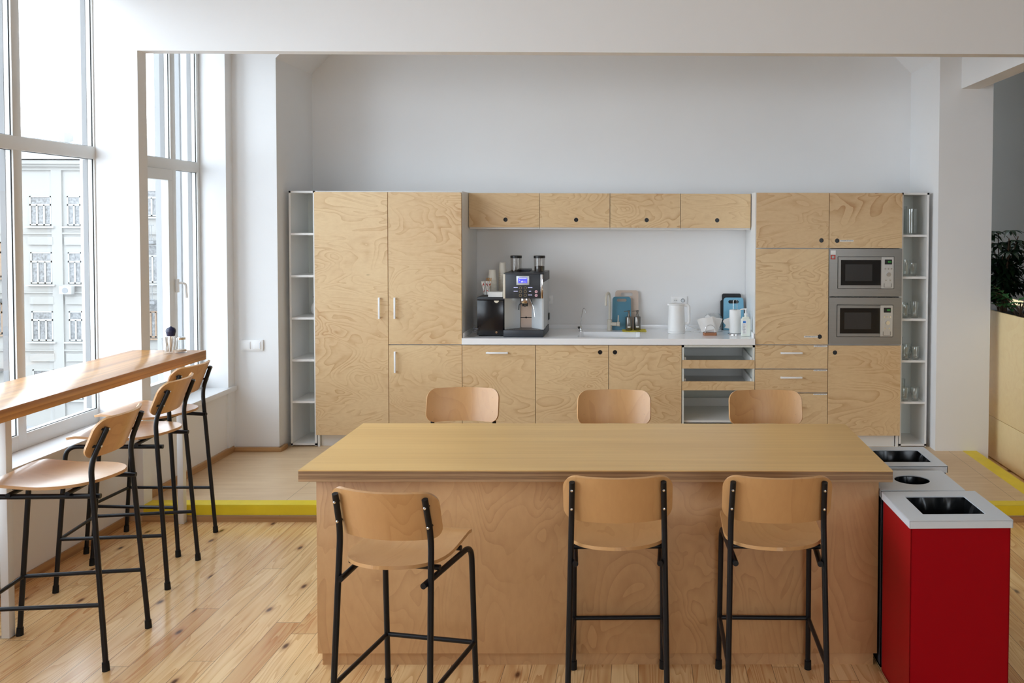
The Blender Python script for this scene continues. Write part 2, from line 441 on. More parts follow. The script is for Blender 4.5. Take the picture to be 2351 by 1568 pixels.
struct('wall_front', MB().box(-3.6, 8, -6.1, -6, 0, 1.4).box(-3.6, 8, -6.1, -6, 3.5, 4.3).box(-3.6, .5, -6.1, -6, 1.4, 3.5).box(4.5, 8, -6.1, -6, 1.4, 3.5), 'wall')
fw = MB()
for k in range(6): fw.box(.47+.8*k, .53+.8*k, -6.08, -6.02, 1.4, 3.5)
fw.box(.5, 4.5, -6.08, -6.02, 1.4, 1.48).box(.5, 4.5, -6.08, -6.02, 3.42, 3.5)
struct('added_fill_window', fw, 'upvc')  # added window behind the camera, lets fill daylight onto the fronts
struct('wall_outside', MB().box(-3.815, -3.62, 6.90, 7.5, -2, 5.5), 'ext')
# skirting
struct('baseboard_left', MB().box(-3.33, -3.315, -6, 5.645, 0, .05, .003), 'boardy')
struct('baseboard_alcove', MB().box(-3.285, -3.262, 5.78, 7.0, ZP, ZP+.05, .003), 'boardy')
struct('baseboard_pilaster', MB().box(-3.27, -2.89, 6.995, 7.03, ZP, ZP+.035, .003), 'board')
struct('baseboard_niche', MB().box(-2.915, -2.885, 7.0, 7.13, ZP, ZP+.035, .003), 'boardy')
# sills
struct('trim_4', B(-3.56, -3.305, -5.4, 5.668, .615, .655, .006), 'sill')
struct('trim_5', B(-3.50, -3.245, 5.772, 7.028, .60, .64, .006), 'sill')

def window(name, xf, y0, y1, z0, z1, mull, trans, sash=()):
    """white frame window in the wall x = const; xf is its room-side face"""
    w = bpy.data.objects.new(name, None); C.objects.link(w); w['kind'] = 'structure'
    f = .055; d = .062
    ys = [y0]+sorted(mull)+[y1]
    m = MB()
    m.box(xf-d, xf+.0006, y0, y0+f*.7, z0, z1, .004).box(xf-d, xf+.0006, y1-f*.7, y1, z0, z1, .004)
    m.box(xf-d, xf, y0, y1, z0, z0+f*1.6, .004).box(xf-d, xf, y0, y1, z1-f, z1, .004)
    for q in mull: m.box(xf-d, xf+.001, q-.034, q+.034, z0, z1, .004)
    m.box(xf-d, xf+.002, y0, y1, trans-.04, trans+.04, .004)
    obj('window_frame', m, 'upvc', w)
    sp = MB(); gk = MB()
    for a, b_ in zip(ys, ys[1:]):
        a2 = a+(.034 if a in mull else f*.7); b2 = b_-(.034 if b_ in mull else f*.7)
        for c, e in ((z0+f*1.6, trans-.04), (trans+.04, z1-f)):
            obj('glazing', B(xf-.020, xf-.016, a2-.005, b2+.005, c-.005, e+.005), 'pane', w)
            for (p, q, u, v) in ((a2, a2+.003, c, e), (b2-.003, b2, c, e), (a2, b2, c, c+.003), (a2, b2, e-.003, e)):
                gk.box(xf-.0155, xf-.0105, p, q, u, v)
            for (p, q) in ((a2, a2+.003), (b2-.003, b2)): sp.box(xf-.075, xf-.044, p, q, c, e)
    obj('spacer', sp, 'gasket', w); obj('gasket', gk, 'rubber', w)
    return w
window('window_1', -3.52, .6, 5.70, .655, 3.5, [4.965-.72*k for k in range(0, 7) if 4.965-.72*k > .7], 2.40)
w2 = window('window_2', -3.475, 5.772, 6.92, .64, 3.6, [6.53], 2.385)
obj('sash_frame', MB().box(-3.52, -3.466, 5.80, 6.4955, 2.265, 2.3445).box(-3.519, -3.467, 6.44, 6.495, .7905, 2.2645).box(-3.52, -3.466, 5.80, 6.4955, .7285, .79), 'upvc', w2)
hd = MB().box(-3.474, -3.455, 6.53, 6.56, 1.43, 1.53, .004).tube([(-3.46, 6.545, 1.50), (-3.425, 6.545, 1.50), (-3.42, 6.58, 1.49), (-3.42, 6.59, 1.385)], .009, 10, .02)
obj('handle', hd, 'handle', w2)

# ------------------------------------------------------------------ houses across the street
struct('ground_street', B(-90, -3.99, -40, 95, -12.3, -12), 'street')
YF = 59.5
bl = thing('apartment_building', 'pale cream apartment house across the street with rows of windows', 'building', (-38, YF, -12))
L = lambda x: x+38
def fx_(px): return (px-1468)/33.6+38
def fz_(py): return 1.955+(514-py)/33.6+12
obj('wall', B(-26, 26, 0, 10, 0, fz_(385)), 'facade', bl)
rel = MB()
for z in (378, 384, 392): rel.box(-26, 26, -.5+(z-378)*.025, 0, fz_(z)-.14, fz_(z)+.1)
for y in (540, 675, 808): rel.box(-26, 26, -.12, 0, fz_(y)-.06, fz_(y)+.06)
for c in (140, 30, 215): rel.box(fx_(c)-.35, fx_(c)+.35, -.14, 0, 0, fz_(395))
for (c, wd) in ((102, 1.7), (178, 1.25)):
    for y in (548, 684, 815): rel.box(fx_(c)-wd/2, fx_(c)+wd/2, -.16, 0, fz_(y+18), fz_(y))
obj('cornice', rel, 'facade2', bl)
obj('roof', MB().prism([(-.6, fz_(372)), (6, fz_(303)), (10, fz_(372))], 'x', -26.5, 26.5), 'roof', bl)
obj('chimney', B(fx_(57), fx_(70), 4, 5, fz_(330), fz_(296)), 'facade2', bl)
def farwin(px0, px1, py0, py1, n=3, wood=False):
    x0, x1, z0, z1 = fx_(px0), fx_(px1), fz_(py1), fz_(py0); f = .09
    tr = z0+(z1-z0)*.70
    m = MB().box(x0, x1, -.10, .02, z0, z0+f).box(x0, x1, -.10, .02, z1-f, z1).box(x0, x0+f, -.10, .02, z0, z1).box(x1-f, x1, -.10, .02, z0, z1).box(x0, x1, -.10, .02, tr-f*.7, tr+f*.7)
    for k in range(1, n): q = x0+(x1-x0)*k/n; m.box(q-f*.6, q+f*.6, -.10, .02, z0, tr)
    m.box(x0-.25, x1+.25, -.28, 0, z0-.16, z0-.06)
    o = obj('window', m, 'extwood' if wood else 'extframe', bl)
    obj('pane', B(x0+f*.5, x1-f*.5, -.04, -.02, z0+f*.5, z1-f*.5), 'extglass', o)
for (a, b_, n) in ((78, 127, 3), (163, 194, 2)):
    for (y0, y1) in ((455, 522), (583, 655), (718, 786), (852, 920)): farwin(a, b_, y0, y1, n)
for (y0, y1) in ((440, 500), (565, 652)): farwin(338, 372, y0, y1, 2)
for (y0, y1) in ((560, 640), (700, 770)): farwin(-28, 12, y0, y1, 3, True)
farwin(338, 372, 694, 778, 3, True)
for (x0, x1, y0, y1) in ((332, 375, 655, 692), (332, 375, 520, 556), (-34, 13, 645, 690), (-34, 13, 800, 850)):
    X0, X1, Z0, Z1 = fx_(x0), fx_(x1), fz_(y1), fz_(y0)
    m = MB().box(X0, X1, -1.0, 0, Z0-.2, Z0).box(X0, X1, -1.0, -.95, Z1-.06, Z1).box(X0, X1, -1.0, -.95, Z0+.1, Z0+.15)
    k = X0
    while k < X1: m.box(k, k+.03, -.99, -.96, Z0, Z1); k += .16
    obj('balcony', m, 'iron', bl)
ac = thing('air_conditioner', 'small white air conditioning unit on the facade under a far window', 'air conditioner', (fx_(168)-38, YF-.30, fz_(678)-12))
obj('casing', B(-.42, .42, -.38, -.0, 0, .55, .03), 'extframe', ac)
obj('fan_grille', MB().cyl((0, -.395, .27), (0, -.38, .27), .2), 'iron', ac)
sd = thing('satellite_dish', 'round white satellite dish far beyond the alcove window', 'satellite dish', (fx_(351)-38, YF-1.05, fz_(800)-12))
obj('reflector', MB().lathe([(.02, 0), (.25, .03), (.45, .11), (.46, .125), (.25, .05), (.02, .02)], n=24), 'extframe', sd).rotation_euler = (PI/2, 0, 0)
sd.children[0].location = (0, -.4, .4)
obj('mount_arm', MB().tube([(0, -.38, .4), (0, 0, .1)], .03), 'iron', sd)

# ------------------------------------------------------------------ stools
def sheet_outline(hw, vs, fn, nu=14):
    rows = []
    for v in vs:
        w = hw(v); rows.append([fn(w*math.sin(PI/2*(2*j/nu-1))if 0 else w*(2*j/nu-1), v) for j in range(nu+1)])
    return rows
def build_stool(name, p):
    """p: rear foot (hw, y), front foot (hw, y), bend, top, seat height ... local frame, +y is forward"""
    t = thing(name, '', 'stool')
    # seat: rounded at the rear, squarer front with a soft lip
    yr, yf, zs = p['seat']; hwS = p['seathw']; Ls = yf-yr
    def hw(v):
        t_ = v/Ls
        w = hwS
        if t_ < .5: w = hwS*(1-(1-t_/.5)**2.5)**.62
        r = .035
        if v > Ls-r: w = w-r+math.sqrt(max(0, r*r-(v-Ls+r)**2))
        return max(w, .012)
    def pt(x, v):
        t_ = v/Ls
        z = zs+.012*(1-t_)**3-.012*math.sin(PI*min(1, t_*1.15))+.016*max(0, (t_-.55)/.35)*(1 if t_ < .9 else 1)-(.35*max(0, t_-.86)**1.6)
        z += .010*(abs(x)/hwS)**2*math.sin(PI*min(1, t_))
        return (x, yr+v, z)
    vs = [Ls*q for q in (0, .004, .015, .035, .065, .1, .15, .21, .28, .36, .44, .52, .6, .68, .76, .83, .88, .92, .95, .97, .985, .995, 1)]
    obj('seat', MB().sheet(sheet_outline(hw, vs, pt, 16), .013), 'beechs', t)
    # rear legs carry the backrest
    for s in (-1, 1):
        h, y = p['rear']; hb, yb, zb = p['bend']; ht, yt, zt = p['top']
        lg = obj('leg', MB().tube([(s*h, y, .012), (s*hb, yb, zb), (s*ht, yt, zt)], .0115, 12, .055), 'tube', t)
        obj('foot_cap', MB().cyl((s*h, y, 0), (s*h*.999, y+.002, .038), .0155, .0145), 'rubber', lg)
        hf, y2 = p['front']; ft, fyt, fz = p['fbend']
        rz = p['rail']
        k = (zs-.1)/zb
        rx = s*(h+(hb-h)*rz/zb)-s*.020; ry = y+(yb-y)*rz/zb
        lg = obj('leg', MB().tube([(s*hf, y2, .012), (s*ft, fyt, fz), (rx, ry-.022, rz)], .0115, 12, .06, 8), 'tube', t)
        obj('foot_cap', MB().cyl((s*hf, y2, 0), (s*hf*.999, y2-.002, .038), .0155, .0145), 'rubber', lg)
        # side footrest bar
        zc = p['bar']
        fr = Vector((s*(hf+(ft-hf)*zc/fz), y2+(fyt-y2)*zc/fz, zc)); rr = Vector((s*(h+(hb-h)*zc/zb), y+(yb-y)*zc/zb, zc+.005))
        obj('footrest_bar', MB().tube([fr, rr], .0095, 10), 'tube', t)
        p['fr%d' % s] = fr
    obj('footrest_bar', MB().tube([p['fr-1'], p['fr1']], .0095, 10), 'tube', t)
    for yy in p['supports']:
        zt = zs-.017-.010*0
        q = p['rail']+(p['fbend'][2]-p['rail'])*((yy-p['rear'][1])/(p['fbend'][1]-p['rear'][1]))
        obj('seat_support', MB().tube([(-hwS*.93, yy, zs-.030), (hwS*.93, yy, zs-.030)], .0105, 10).box(-hwS*.6, -hwS*.45, yy-.02, yy+.02, zs-.024, zs-.012).box(hwS*.45, hwS*.6, yy-.02, yy+.02, zs-.024, zs-.012), 'tube', t)
    # backrest: curved plate in front of the tubes
    hb, yb, zb = p['bend']; ht, yt, zt = p['top']; bw, z0, z1 = p['back']
    sl = (yt-yb)/(zt-zb); H = z1-z0; r = .05
    def hwb(v):
        w = bw
        e = min(v, H-v)
        if e < r: w = bw-r+math.sqrt(max(0, r*r-(r-e)**2))
        return w
    def ptb(x, v):
        z = z0+v
        return (x, yb+(z-zb)*sl+.042-.060*(1-(x/bw)**2), z)
    vs = [H*q for q in (0, .006, .02, .045, .08, .13, .2, .27, .36, .5, .64, .73, .8, .87, .92, .955, .98, .994, 1)]
    bk = obj('backrest', MB().sheet(sheet_outline(hwb, vs, ptb, 18), .0115), 'beech', t)
    for s in (-1, 1):
        for q in (z0+H*.30, z0+H*.72):
            xq = s*(hb+(ht-hb)*(q-zb)/(zt-zb)); yq = yb+(q-zb)*sl
            obj('spacer', MB().cyl((xq, yq+.006, q), (xq, yq+.042-.060*(1-(xq/bw)**2)+.004, q), .006, n=10), 'tube', bk)
            bo = MB().lathe([(.0055, 0), (.005, .002), (.002, .0035)], n=10)
            for v in list(bo.b.verts)[-30:]: v.co = Vector((xq+v.co.x, yq-.0120-v.co.z, q+v.co.y))
            obj('bolt', bo, 'chrome', bk, 'silver screw head')
    return t
CS = dict(rear=(.195, -.225), front=(.196, .225), bend=(.181, -.172, .805), top=(.1765, -.215, .958), seat=(-.245, .205, .695), seathw=.198,
          fbend=(.190, .190, .645), rail=.635, bar=.232, supports=(-.10, .10), back=(.212, .79, .978))
BS = dict(rear=(.203, -.283), front=(.185, .285), bend=(.180, -.222, .905), top=(.163, -.285, 1.058), seat=(-.275, .225, .808), seathw=.205,
          fbend=(.178, .225, .772), rail=.757, bar=.282, supports=(-.13, .11), back=(.198, .925, 1.10))
cs = build_stool('counter_stool', CS)
bs = build_stool('bar_stool', BS)
GC = 'counter stools around the island'; GB = 'bar stools along the window bar'
stools = [
 (cs, -.905, 3.365, math.radians(-11), 'beech and black counter stool at the island, turned askew, left of the front three', GC),
 (None, -.085, 3.548, math.radians(1), 'beech and black counter stool in the middle of the island front, square to the panel', GC),
 (None, .545, 3.548, math.radians(-1), 'beech and black counter stool at the island front nearest the red bin', GC),
 (None, -1.035, 4.93, PI, 'counter stool behind the island, left of the far three, only its backrest showing', GC),
 (None, -.145, 4.87, PI, 'counter stool behind the island, middle of the far three, only its backrest showing', GC),
 (None, .735, 4.87, PI, 'counter stool behind the island in front of the open tray cabinet', GC)]
for (o, x, y, r, lab, g) in stools:
    o = o or dup(cs)
    o.location = (x, y, 0); o.rotation_euler = (0, 0, r); tag(o, lab, 'stool', g)
for (o, x, y, r, lab) in ((bs, -2.624, 3.93, 96, 'tall beech bar stool at the window bar cut by the left picture edge'),
                         (None, -2.812, 4.775, 96, 'tall beech bar stool between two others at the window bar'),
                         (None, -2.965, 5.275, 87, 'tall beech bar stool at the far end of the window bar beside the yellow step')):
    o = o or dup(bs)
    o.location = (x, y, 0); o.rotation_euler = (0, 0, math.radians(r)); tag(o, lab, 'stool', GB)

# ------------------------------------------------------------------ window bar
wb = thing('window_bar_table', 'long oak bar counter on white posts along the windows', 'bar table', (-3.05, 4.0, 0))
ZB = 1.125
obj('tabletop', B(-.24, .235, -4.6, 1.66, ZB-.06, ZB, .003), 'baroak', wb)
for y in (1.625, .065, -1.6, -3.2):
    pz = obj('post', B(.065, .103, y-.02, y+.02, 0, ZB-.0602, .002), 'white', wb)
    obj('foot_plate', B(.045, .105, y-.022, y+.022, 0, .005), 'chrome', pz)
def glass_tumbler_bm(r0, r1, h, th=.003, n=20):
    return MB().lathe([(r0*.9, 0), (r0, .004), (r1, h), (r1-th, h), (r0-th, .012), (r0*.5, .010)], n=n)
gl = tag(obj('drinking_glass', glass_tumbler_bm(.029, .037, .1), 'jar'), 'clear glass holding sugar sticks on the window bar', 'glass')
gl.location = (-2.975, 5.50, ZB)
for k in range(9):
    a = k*2.4; r1 = .012+.002*(k % 3)
    o = obj('sugar_stick', MB().box(-.004, .004, -.0015, .0015, 0, .095, .001), 'paper' if k % 3 else 'sugar')
    tag(o, 'thin paper sugar stick standing in the glass on the window bar', 'sugar stick', 'sugar sticks on the window bar')
    o.location = (-2.975+r1*math.cos(a), 5.50+r1*math.sin(a), ZB+.013); o.rotation_euler = (.1*math.sin(a)*-1, .12*math.cos(a), a)
sj = thing('sugar_jar', 'small glass jar with metal lid on the end of the window bar', 'jar', (-2.918, 5.545, ZB))
obj('body', MB().lathe([(.028, 0), (.034, .004), (.034, .03), (.027, .065), (.0255, .085), (.024, .085), (.0255, .065), (.032, .03), (.031, .008), (.02, .006)]), 'jar', sj)
obj('contents', MB().lathe([(.030, .009), (.0305, .02), (.01, .022)]), 'sugar', sj)
obj('lid', MB().lathe([(.0275, .084), (.0275, .098), (.020, .101), (.004, .102)]), 'chrome', sj)
pg = thing('pepper_grinder', 'dark blue topped pepper grinder behind the glass on the window bar', 'grinder', (-3.01, 5.60, ZB))
obj('body', MB().lathe([(.026, 0), (.026, .01), (.022, .05), (.023, .10)]), 'jar', pg)
obj('cap', MB().lathe([(.024, .10), (.026, .112), (.030, .128), (.0295, .140), (.022, .152), (.008, .157), (.004, .162)]), 'darkblue', pg)

# ------------------------------------------------------------------ island
isl = thing('kitchen_island', 'long plywood island counter with wide top in the middle of the room', 'island', (-.18, 4.2, 0))
ox, oy = .18, -4.2
obj('base', B(-1.413+ox, 1.055+ox, 3.79+oy, 4.57+oy, .058, .838, .002), 'birchv', isl)
obj('plinth', B(-1.398+ox, 1.043+ox, 3.808+oy, 4.55+oy, 0, .06), 'birchv', isl)
tp = obj('tabletop', B(-1.469+ox, 1.10+ox, 3.735+oy, 4.622+oy, .838, .884), 'plyedge', isl)
obj('veneer', B(-1.4692+ox, 1.1002+ox, 3.7348+oy, 4.6222+oy, .884, .888), 'oaktop', tp)

# ------------------------------------------------------------------ bins
def bin_(name, lab, x0, x1, y0, y1, mat, hole, rz=0):
    cx, cy = (x0+x1)/2, (y0+y1)/2; W, D = x1-x0, y1-y0
    t = thing(name, lab, 'bin', (cx, cy, 0), rz, 'waste bins at the end of the island')
    b = MB(); i = .007; th = .004
    X0, X1, Y0, Y1 = -W/2+i, W/2-i, -D/2+i, D/2-i
    b.box(X0, X1, Y0, Y0+th, 0, .765).box(X0, X1, Y1-th, Y1, 0, .765).box(X0, X0+th, Y0, Y1, 0, .765).box(X1-th, X1, Y0, Y1, 0, .765).box(X0, X1, Y0, Y1, 0, .01)
    obj('body', b, mat, t)
    n = 32
    if hole == 'round': inner = [(.0+.079*math.cos(2*PI*k/n), .005+.073*math.sin(2*PI*k/n)) for k in range(n)]
    else:
        hx, hy = hole; inner = rrect(-hx, hx, -hy, hy, .004, 7); n = len(inner)
    outer = []
    for k in range(n):
        a = math.atan2(inner[k][1], inner[k][0]); c, s_ = math.cos(a), math.sin(a)
        q = min((W/2)/max(abs(c), 1e-6), (D/2)/max(abs(s_), 1e-6)); outer.append((q*c, q*s_))
    for cnr in ((W/2, D/2), (-W/2, D/2), (-W/2, -D/2), (W/2, -D/2)):
        k = min(range(n), key=lambda i_: (outer[i_][0]-cnr[0])**2+(outer[i_][1]-cnr[1])**2); outer[k] = cnr
    m = MB().plate_hole(outer, inner, 'z', .786, .790)
    m.box(-W/2, W/2, -D/2, -D/2+.003, .758, .788).box(-W/2, W/2, D/2-.003, D/2, .758, .788).box(-W/2, -W/2+.003, -D/2, D/2, .758, .788).box(W/2-.003, W/2, -D/2, D/2, .758, .788)
    obj('lid', m, 'binlid', t)
    # folded bag hanging just inside the opening
    mx = (.079, .073) if hole == 'round' else hole
    rng = random.Random(hash(lab) % 99 if 0 else len(lab)); rings = []
    g = MB(); N = 72
    per = [(1.06, 0.0), (1.0, -.03), (.93, -.10), (.86, -.22), (.8, -.38), (.1, -.42)]
    ph = [rng.uniform(0, 6) for _ in range(5)]
    for (sc, dz) in per:
        ring = []
        for k in range(N):
            a = 2*PI*k/N; c, s_ = math.cos(a), math.sin(a)
            wv = 1+.05*math.sin(9*a+ph[0]+dz*9)+.035*math.sin(17*a+ph[1]-dz*14)+.02*math.sin(29*a+ph[2])
            if hole == 'round': x_, y_ = mx[0]*c, mx[1]*s_
            else:
                q = 1/max(abs(c), abs(s_)); x_, y_ = mx[0]*c*q, mx[1]*s_*q
            kk = sc*(1 if dz == 0 else wv)
            ring.append(g.b.verts.new((max(X0+.006, min(X1-.006, x_*kk*1.04)), max(Y0+.006, min(Y1-.006, y_*kk*1.04)), .782+dz)))
        rings.append(ring)
    g.skin(rings, False, True)
    obj('bag_liner', g, 'bag', t)
    return t
bin_('waste_bin', 'red waste bin with a grey lid and rectangular opening beside the island', 1.062, 1.474, 3.39, 3.765, 'red', (.128, .113), math.radians(1.2))
bin_('waste_bin', 'grey lidded waste bin with a round opening between the other two bins', 1.060, 1.432, 3.775, 4.085, 'binbody', 'round')
bin_('waste_bin', 'far grey waste bin with rectangular opening behind the island corner', 1.075, 1.490, 4.16, 4.525, 'binbody', (.155, .112))

# ------------------------------------------------------------------ kitchen units
XG = [-2.66+.602*k for k in range(9)]     # module grid
YC = 7.135; TH = .018; YB = 7.795
GT = 'kitchen cabinet units'
def cab(name, lab, k0, k1, y0=None):
    return thing(name, lab, 'cabinet', ((XG[k0]+XG[k1])/2, YC, ZP), 0, GT)
class U:
    """one cabinet unit; coordinates given in the room, stored relative to the unit"""
    def __init__(s, name, lab, x0, x1, yf=YC, cat='cabinet', group=GT):
        s.x0, s.x1, s.yf = x0, x1, yf; s.cx = (x0+x1)/2
        s.t = thing(name, lab, cat, (s.cx, yf, ZP), 0, group)
    def b(s, x0, x1, y0, y1, z0, z1, bev=0): return MB().box(x0-s.cx, x1-s.cx, y0-s.yf, y1-s.yf, z0-ZP, z1-ZP, bev)
    def part(s, name, x0, x1, y0, y1, z0, z1, m, par=None, bev=0, label=None):
        return obj(name, s.b(x0, x1, y0, y1, z0, z1, bev), m, par or s.t, label)
    def front(s, name, x0, x1, z0, z1, hole=None, m='birch'):
        g = .0022; a = (x0+g-s.cx, x1-g-s.cx, z0+g-ZP, z1-g-ZP)
        if not hole:
            o = obj(name, MB().box(a[0], a[1], 0, TH, a[2], a[3], .0008, 1), m, s.t)
        else:
            hx, hz = hole[0]-s.cx, hole[1]-ZP; r = .0185; n = 32; q = .035
            mb = MB()
            sq = []
            for i in range(n):
                an = 2*PI*(i+.5)/n; c, d = math.cos(an), math.sin(an); k = q/max(abs(c), abs(d)); sq.append([hx+c*k, hz+d*k])
            for cn in ((hx+q, hz+q), (hx-q, hz+q), (hx-q, hz-q), (hx+q, hz-q)):
                i = min(range(n), key=lambda j: (sq[j][0]-cn[0])**2+(sq[j][1]-cn[1])**2); sq[i] = list(cn)
            ci = [(hx+r*math.cos(2*PI*(i+.5)/n), hz+r*math.sin(2*PI*(i+.5)/n)) for i in range(n)]
            mb.plate_hole(sq, ci, 'y', 0, TH)
            mb.box(a[0], a[1], 0, TH, hz+q, a[3]).box(a[0], a[1], 0, TH, a[2], hz-q).box(a[0], hx-q, 0, TH, hz-q, hz+q).box(hx+q, a[1], 0, TH, hz-q, hz+q)
            o = obj(name, mb, m, s.t)
            rim = [(hx+r*.985*math.cos(2*PI*i/24), hz+r*.985*math.sin(2*PI*i/24)) for i in range(24)]
            rin = [(hx+r*.93*math.cos(2*PI*i/24), hz+r*.93*math.sin(2*PI*i/24)) for i in range(24)]
            obj('finger_hole_shade', MB().plate_hole(rim, rin, 'y', .0025, TH+.0005).prism(rim, 'y', TH-.003, TH+.0006), 'dark', o, 'round finger hole, inner shade painted black')  # black ring and back disc stand in for shade inside the hole
        return o
    def handle(s, par, x, z, l, vertical=False):
        x -= s.cx; z -= ZP; m = MB(); r = .0075
        if vertical: m.box(x-r, x+r, -.030, -.018, z-l/2, z+l/2, .002); [m.box(x-r*.8, x+r*.8, -.020, .001, q-.006, q+.006) for q in (z-l/2+.01, z+l/2-.01)]
        else: m.box(x-l/2, x+l/2, -.030, -.018, z-r, z+r, .002); [m.box(q-.006, q+.006, -.020, .001, z-r*.8, z+r*.8) for q in (x-l/2+.01, x+l/2-.01)]
        obj('handle', m, 'handle', par, 'white bar handle')
    def lettering(s, par, x0, x1, z0, z1, y=-.0012, seed=1):
        o = s.part('name_strip', x0, x1, s.yf+y, s.yf, z0, z1, 'paper', par, label='white paper label strip')
        rng = random.Random(seed); m = MB(); x = x0+.008; h = (z1-z0)
        while x < x1-.012:
            w = rng.uniform(.004, .011); m.box(x-s.cx, min(x+w, x1-.006)-s.cx, y-.0006, y, z0+h*.38-ZP, z0+h*(.62+.1*rng.random())-ZP); x += w+rng.uniform(.0015, .005)
        obj('print', m, 'ink', o)
ZT, ZD = 2.215, .207
# open shelf at the left
def shelf_unit(lab, x0, x1, inner_x):
    u = U('open_shelf_unit', lab, x0, x1, 7.165, 'shelf', 'narrow open shelf units')
    t = .016; yb = 7.55
    m = u.b(x0, x0+t, 7.165, yb, ZP+.008, ZT); m.box(x1-t-u.cx, x1-u.cx, 0, yb-7.165, .008, ZT-ZP)
    m.box(x0-u.cx, x1-u.cx, 0, yb-7.165, ZT-ZP-t, ZT-ZP).box(x0-u.cx, x1-u.cx, 0, yb-7.165, .012, .012+t)
    obj('carcass', m, 'white', u.t)
    u.part('back_panel', x0+t*.5, x1-t*.5, yb-.008, yb, ZP+.02, ZT-.01, 'grey_in')
    for z in (1.870, 1.524, 1.175, .829, .484):
        u.part('shelf_board', x0+t, x1-t, 7.168, yb-.008, z-.018, z, 'white')
    return u
shelf_unit('narrow white open shelf unit standing left of the tall plywood doors', -2.876, -2.662, 0)
shelf_unit('narrow white open shelf unit full of glasses on the pillar side', 2.157, 2.384, 0)
bg = thing('wrapped_bag', 'small dark red and white wrapped packet on the left open shelf', 'bag', (-2.738, 7.42, 1.176))
obj('wrap', MB().lathe([(.02, 0), (.05, .01), (.058, .05), (.045, .09), (.015, .12)], n=14), 'paper', bg)
obj('ribbon', MB().lathe([(.016, .115), (.04, .15), (.02, .16), (.004, .13)], n=12), 'purple', bg)

def plinth(u, x0, x1): u.part('plinth', x0, x1, YC+.06, YC+.076, ZP, ZD-.001, 'white')
u = U('tall_cabinet', 'tall cabinet with one full height birch door and a vertical handle', XG[0], XG[1])
u.part('carcass', XG[0]+.001, XG[1]-.001, YC+TH+.012, YB, ZD, ZT, 'white')
u.part('leg', XG[0]+.004, XG[0]+.022, YC+.035, YC+.4, ZP, ZD, 'white')
d = u.front('door', XG[0], XG[1], ZD, 2.208); u.handle(d, -2.127, 1.258, .175, True); plinth(u, XG[0]+.026, XG[1])
u = U('tall_cabinet', 'tall cabinet with a long upper and short lower birch door beside the worktop', XG[1], XG[2])
u.part('carcass', XG[1]+.001, XG[2], YC+TH+.012, YB, ZD, ZT, 'white')
d = u.front('door', XG[1], XG[2], .957, 2.208); u.handle(d, -2.0, 1.258, .175, True)
d = u.front('door', XG[1], XG[2], ZD, .954); u.handle(d, -2.0, .815, .175, True); plinth(u, XG[1], XG[2])
u = U('base_cabinet', 'base cabinet under the coffee machine with a white horizontal handle', XG[2], XG[3])
u.part('carcass', XG[2]+.001, XG[3]-.001, YC+TH+.012, YB, ZD, .958, 'white')
d = u.front('door', XG[2], XG[3], ZD, .954); u.handle(d, -1.165, .893, .18); plinth(u, XG[2], XG[3])
u = U('base_cabinet', 'double base cabinet under the sink with two finger hole doors', XG[3], XG[5])
u.part('carcass', XG[3]+.001, XG[5]-.001, YC+TH+.012, YB, ZD, .78, 'white')
u.part('carcass', XG[3]+.001, XG[5]-.001, YC+TH+.012, YC+.045, .78, .958, 'white')
u.front('door', XG[3], XG[4], ZD, .954, (-.322, .897)); u.front('door', XG[4], XG[5], ZD, .954, (-.2, .897)); plinth(u, XG[3], XG[5])
# open tray cabinet
u = U('tray_cabinet', 'doorless white base cabinet with pull-out trays on plywood fronts', XG[5], XG[6])
x0, x1 = XG[5]+.002, XG[6]-.002; t = .016
m = u.b(x0, x0+t, YC+.004, YB, ZD, .955); m.box(x1-t-u.cx, x1-u.cx, .004, YB-YC, ZD-ZP, .955-ZP).box(x0-u.cx, x1-u.cx, .004, YB-YC, .939-ZP, .955-ZP).box(x0-u.cx, x1-u.cx, .004, YB-YC, ZD-ZP, ZD+t-ZP).box(x0-u.cx, x1-u.cx, YB-YC-.01, YB-YC, ZD-ZP, .95-ZP)
obj('carcass', m, 'grey_in', u.t)
for (z0, z1) in ((.764, .834), (.584, .657)):
    tr = u.part('tray', x0+t+.004, x1-t-.004, YC+.02, YB-.05, z0+.004, z0+.016, 'white')
    mm = u.b(x0+t+.004, x0+t+.016, YC+.02, YB-.05, z0+.004, z1+.02); mm.box(x1-t-.016-u.cx, x1-t-.004-u.cx, .02, YB-.05-YC, z0+.004-ZP, z1+.02-ZP).box(x0+t+.004-u.cx, x1-t-.004-u.cx, YB-.062-YC, YB-.05-YC, z0+.004-ZP, z1+.02-ZP)
    obj('tray_rim', mm, 'white', tr)
    u.part('tray_front', x0, x1, YC-.002, YC+.016, z0, z1, 'birch', tr)
u.part('shelf_board', x0+t, x1-t, YC+.03, YB-.02, .31, .328, 'white'); u.part('shelf_lip', x0+t, x1-t, YB-.06, YB-.045, .328, .40, 'white')
plinth(u, XG[5], XG[6])
